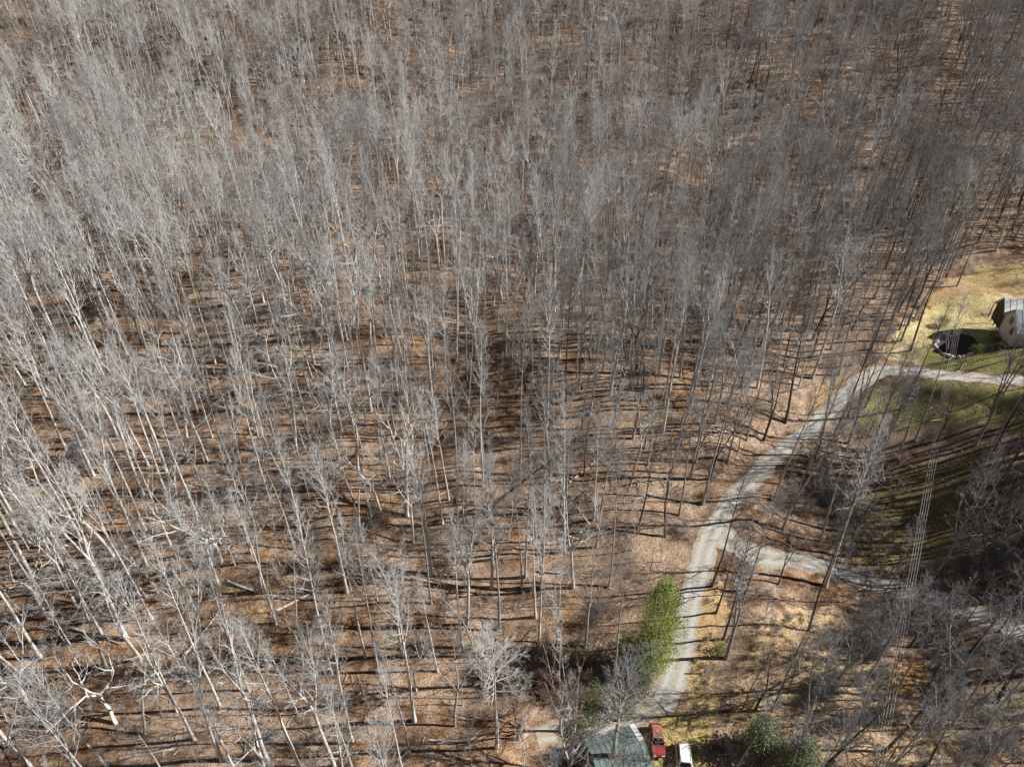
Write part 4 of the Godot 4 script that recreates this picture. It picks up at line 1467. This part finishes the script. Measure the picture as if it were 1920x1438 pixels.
# ------------------------------------------------------------------ wires
func build_wires() -> void:
	plain("wire", lin(0.5, 0.48, 0.47), 0.5)
	mottled("pole_wood", Color(0.1, 0.085, 0.07), Color(0.18, 0.155, 0.13), Color(0.28, 0.25, 0.21), 0.05, Vector3(0.6, 0.15, 0.6), 29)
	var far_d := ray(1826, 462)
	var near_d := ray(1644, 1470)
	var far_p := eye + far_d * (66.0 / -far_d.y)
	var near_p := eye + near_d * (78.0 / -near_d.y)
	var run := (far_p - near_p).normalized()
	var side := run.cross(Vector3.UP).normalized()
	for e in [[near_p, "wooden utility pole below the dry grass slope"], [far_p, "wooden utility pole among bare trees above the house lawn"]]:
		var g := ground(e[0].x, e[0].z)
		var o := thing("utility_pole", e[1], "utility pole", Vector3(e[0].x, g, e[0].z), atan2(-side.z, side.x), "utility poles")
		var top: float = e[0].y - g + 0.5
		var mb := MB.new()
		mb.tube(PackedVector3Array([Vector3(0, -0.8, 0), Vector3(0, top, 0)]), PackedFloat32Array([0.17, 0.12]), 10, true)
		part("pole", mb.mesh(mats["pole_wood"]), o)
		var ar := MB.new()
		ar.box(Vector3(0, top - 0.55, 0.16), Vector3(1.5, 0.11, 0.1))
		part("cross_arm", ar.mesh(mats["pole_wood"]), o)
		for k in 4:
			var ins := MB.new()
			ins.tube(PackedVector3Array([Vector3(0, 0, 0), Vector3(0, 0.1, 0), Vector3(0, 0.13, 0)]), PackedFloat32Array([0.04, 0.05, 0.03]), 8, true)
			part("insulator", ins.mesh(mats["rim_metal"]), o, Vector3(-0.45 + 0.3 * k, top - 0.49, 0.16))
	for k in 4:
		var off := side * (-0.45 + 0.3 * k)
		var pts := PackedVector3Array()
		var rad := PackedFloat32Array()
		for i in 41:
			var t := i / 40.0
			pts.append(near_p.lerp(far_p, t) + off - Vector3.UP * 4.0 * 1.1 * t * (1.0 - t))
			rad.append(0.016)
		var mb2 := MB.new()
		mb2.tube(pts, rad, 5)
		solo("power_line", mb2.mesh(mats["wire"]), "%s of four pale power wires strung above the side road" % ["outermost wire on the house side", "second wire on the house side", "second wire on the wood side", "outermost wire on the wood side"][3 - k], "wire", Vector3.ZERO, "power wires")

# ------------------------------------------------------------------ small things on the ground
func build_floor_details() -> void:
	var rng := RandomNumberGenerator.new()
	rng.seed = 41
	# fallen logs
	var logs := []
	for k in 4:
		var mb := MB.new()
		var pts := stem_points(rng, Vector3(-4.0, 0.12, 0), Vector3(1, 0.01, 0), 8.0, 8, 0.05, 0.0)
		for i in pts.size():
			pts[i].y = 0.13
		mb.tube(pts, taper(0.2, 0.06, pts.size(), 1.0), 7, true)
		for q in 6:
			var c := along(pts, rng.randf_range(0.3, 0.95))
			mb.spike(c, c + Vector3(rng.randf_range(0.3, 1.4), rng.randf_range(0.1, 0.8), rng.randfn() * 0.9), 0.05)
		logs.append(mb.mesh(mats["pale_bark" if k < 2 else "grey_bark"]))
	var spots := log_spots
	for e in spots:
		var p := px(e[0], e[1])
		var o := solo("fallen_log", logs[e[3]], "%s fallen log lying on the leaf litter" % ("pale" if e[3] < 2 else "grey") if e[0] != 1620 else "long pale log lying along the edge of the side road above a dark hollow", "log", p, "fallen logs on the forest floor")
		var ax := Vector3(cos(e[2]), 0, -sin(e[2]))
		var y1 := ground(p.x + ax.x * 4.0, p.z + ax.z * 4.0)
		var y0 := ground(p.x - ax.x * 4.0, p.z - ax.z * 4.0)
		o.rotation = Vector3(0, e[2], atan2(y1 - y0, 8.0))
	# sticks, sprigs and dry grass: nobody could count them
	var stick := MB.new()
	stick.spike(Vector3(-0.5, 0.03, 0), Vector3(0.5, 0.06, 0.1), 0.02)
	stick.spike(Vector3(0.0, 0.04, 0.05), Vector3(0.35, 0.1, 0.35), 0.014)
	var places := []
	for k in 3200:
		var z := -rng.randf_range(36.0, 170.0)
		var x := rng.randf_range(-1.0, 1.0) * (38.0 + -z * 0.8)
		if road_gap(Vector2(x, z)) < 2.2:
			continue
		places.append(Transform3D(Basis(Vector3.UP, rng.randf() * TAU).scaled(Vector3.ONE * rng.randf_range(0.8, 3.2)), Vector3(x, ground(x, z), z)))
	var st := scatter("fallen_sticks", stick.mesh(mats["pale_twig"]), places, self)
	tag(st, "pale fallen sticks strewn over the leaf litter", "sticks", "", "stuff")
	var sprig := shrub_mesh(450, 2.2, 4, mats["grey_twig"])
	places = []
	for k in 1500:
		var z := -lerpf(36.0, 260.0, rng.randf())
		var x := rng.randf_range(-1.0, 1.0) * (38.0 + -z * 0.8)
		if road_gap(Vector2(x, z)) < 3.0 or (x > 60.0 and z < -85.0 and z > -160.0):
			continue
		places.append(Transform3D(Basis(Vector3.UP, rng.randf() * TAU).scaled(Vector3.ONE * rng.randf_range(0.5, 1.5)), Vector3(x, ground(x, z), z)))
	tag(scatter("undergrowth", sprig, places, self), "thin grey leafless undergrowth on the forest floor", "undergrowth", "", "stuff")
	for which in 2:
		var tuft := MB.new()
		for k in 26:
			var a := rng.randf() * TAU
			var o2 := Vector3(cos(a), 0, sin(a)) * rng.randf() * 0.2
			tuft.spike(o2, o2 + Vector3(cos(a) * rng.randf() * 0.4, rng.randf_range(0.35, 0.75), sin(a) * rng.randf() * 0.4), 0.014)
		places = []
		var polys: Array = [[[[1300, 1110], [1350, 1090], [1350, 1200], [1330, 1330], [1340, 1450], [1290, 1450], [1300, 1330], [1305, 1220]], [[1420, 1160], [1560, 1140], [1650, 1250], [1780, 1330], [1900, 1460], [1390, 1460], [1360, 1330]]], [[[1640, 1250], [1720, 1220], [1800, 1300], [1760, 1420], [1690, 1390], [1640, 1330]], [[1840, 1330], [1920, 1320], [1920, 1440], [1800, 1440]], [[1560, 1110], [1640, 1125], [1700, 1150], [1690, 1210], [1600, 1160]]]][which]
		for poly_px in polys:
			var poly := px_poly(poly_px)
			var lo := Vector2(1e9, 1e9)
			var hi := -lo
			for q in poly:
				lo = lo.min(q)
				hi = hi.max(q)
			var area := (hi.x - lo.x) * (hi.y - lo.y)
			for k in int(area * [1.5, 2.2][which]):
				var q2 := Vector2(rng.randf_range(lo.x, hi.x), rng.randf_range(lo.y, hi.y))
				if not Geometry2D.is_point_in_polygon(q2, poly) or road_gap(q2) < 2.0 or noise_mid.get_noise_2d(q2.x * 3.0, q2.y * 3.0) < -0.15:
					continue
				places.append(Transform3D(Basis(Vector3.UP, rng.randf() * TAU).scaled(Vector3.ONE * rng.randf_range(0.6, 1.5)), Vector3(q2.x, ground(q2.x, q2.y), q2.y)))
		var go := scatter(["straw_grass", "rust_grass"][which], tuft.mesh(mats[["straw", "rust_straw"][which]]), places, self)
		tag(go, ["straw-coloured dry grass on the verge and slope by the road", "rust-coloured dry grass under the power wires"][which], "grass", "", "stuff")

func dig_hollow() -> void:
	var p := px(1632, 1122)
	var w := gx.size()
	for j in gz.size():
		for i in w:
			var d := Vector2((gx[i] - p.x) / 4.5, (gz[j] - p.z - 0.8) / 2.0).length_squared()
			if d < 9.0:
				gh[j * w + i] -= 1.7 * exp(-d)

func _ready() -> void:
	setup_view()
	noise_big.seed = 3
	noise_big.frequency = 0.012
	noise_big.fractal_octaves = 2
	noise_mid.seed = 4
	noise_mid.frequency = 0.045
	noise_mid.fractal_octaves = 2
	noise_small.seed = 5
	noise_small.frequency = 0.13
	noise_small.fractal_octaves = 2
	build_height()
	plan_roads()
	dig_hollow()
	make_materials()
	build_ground()
	build_roads()
	build_house()
	build_shed()
	build_cars()
	build_wires()
	special_trees()
	make_tree_kinds()
	find_landmarks()
	plan_forest()
	commit_forest()
	build_evergreens()
	build_floor_details()
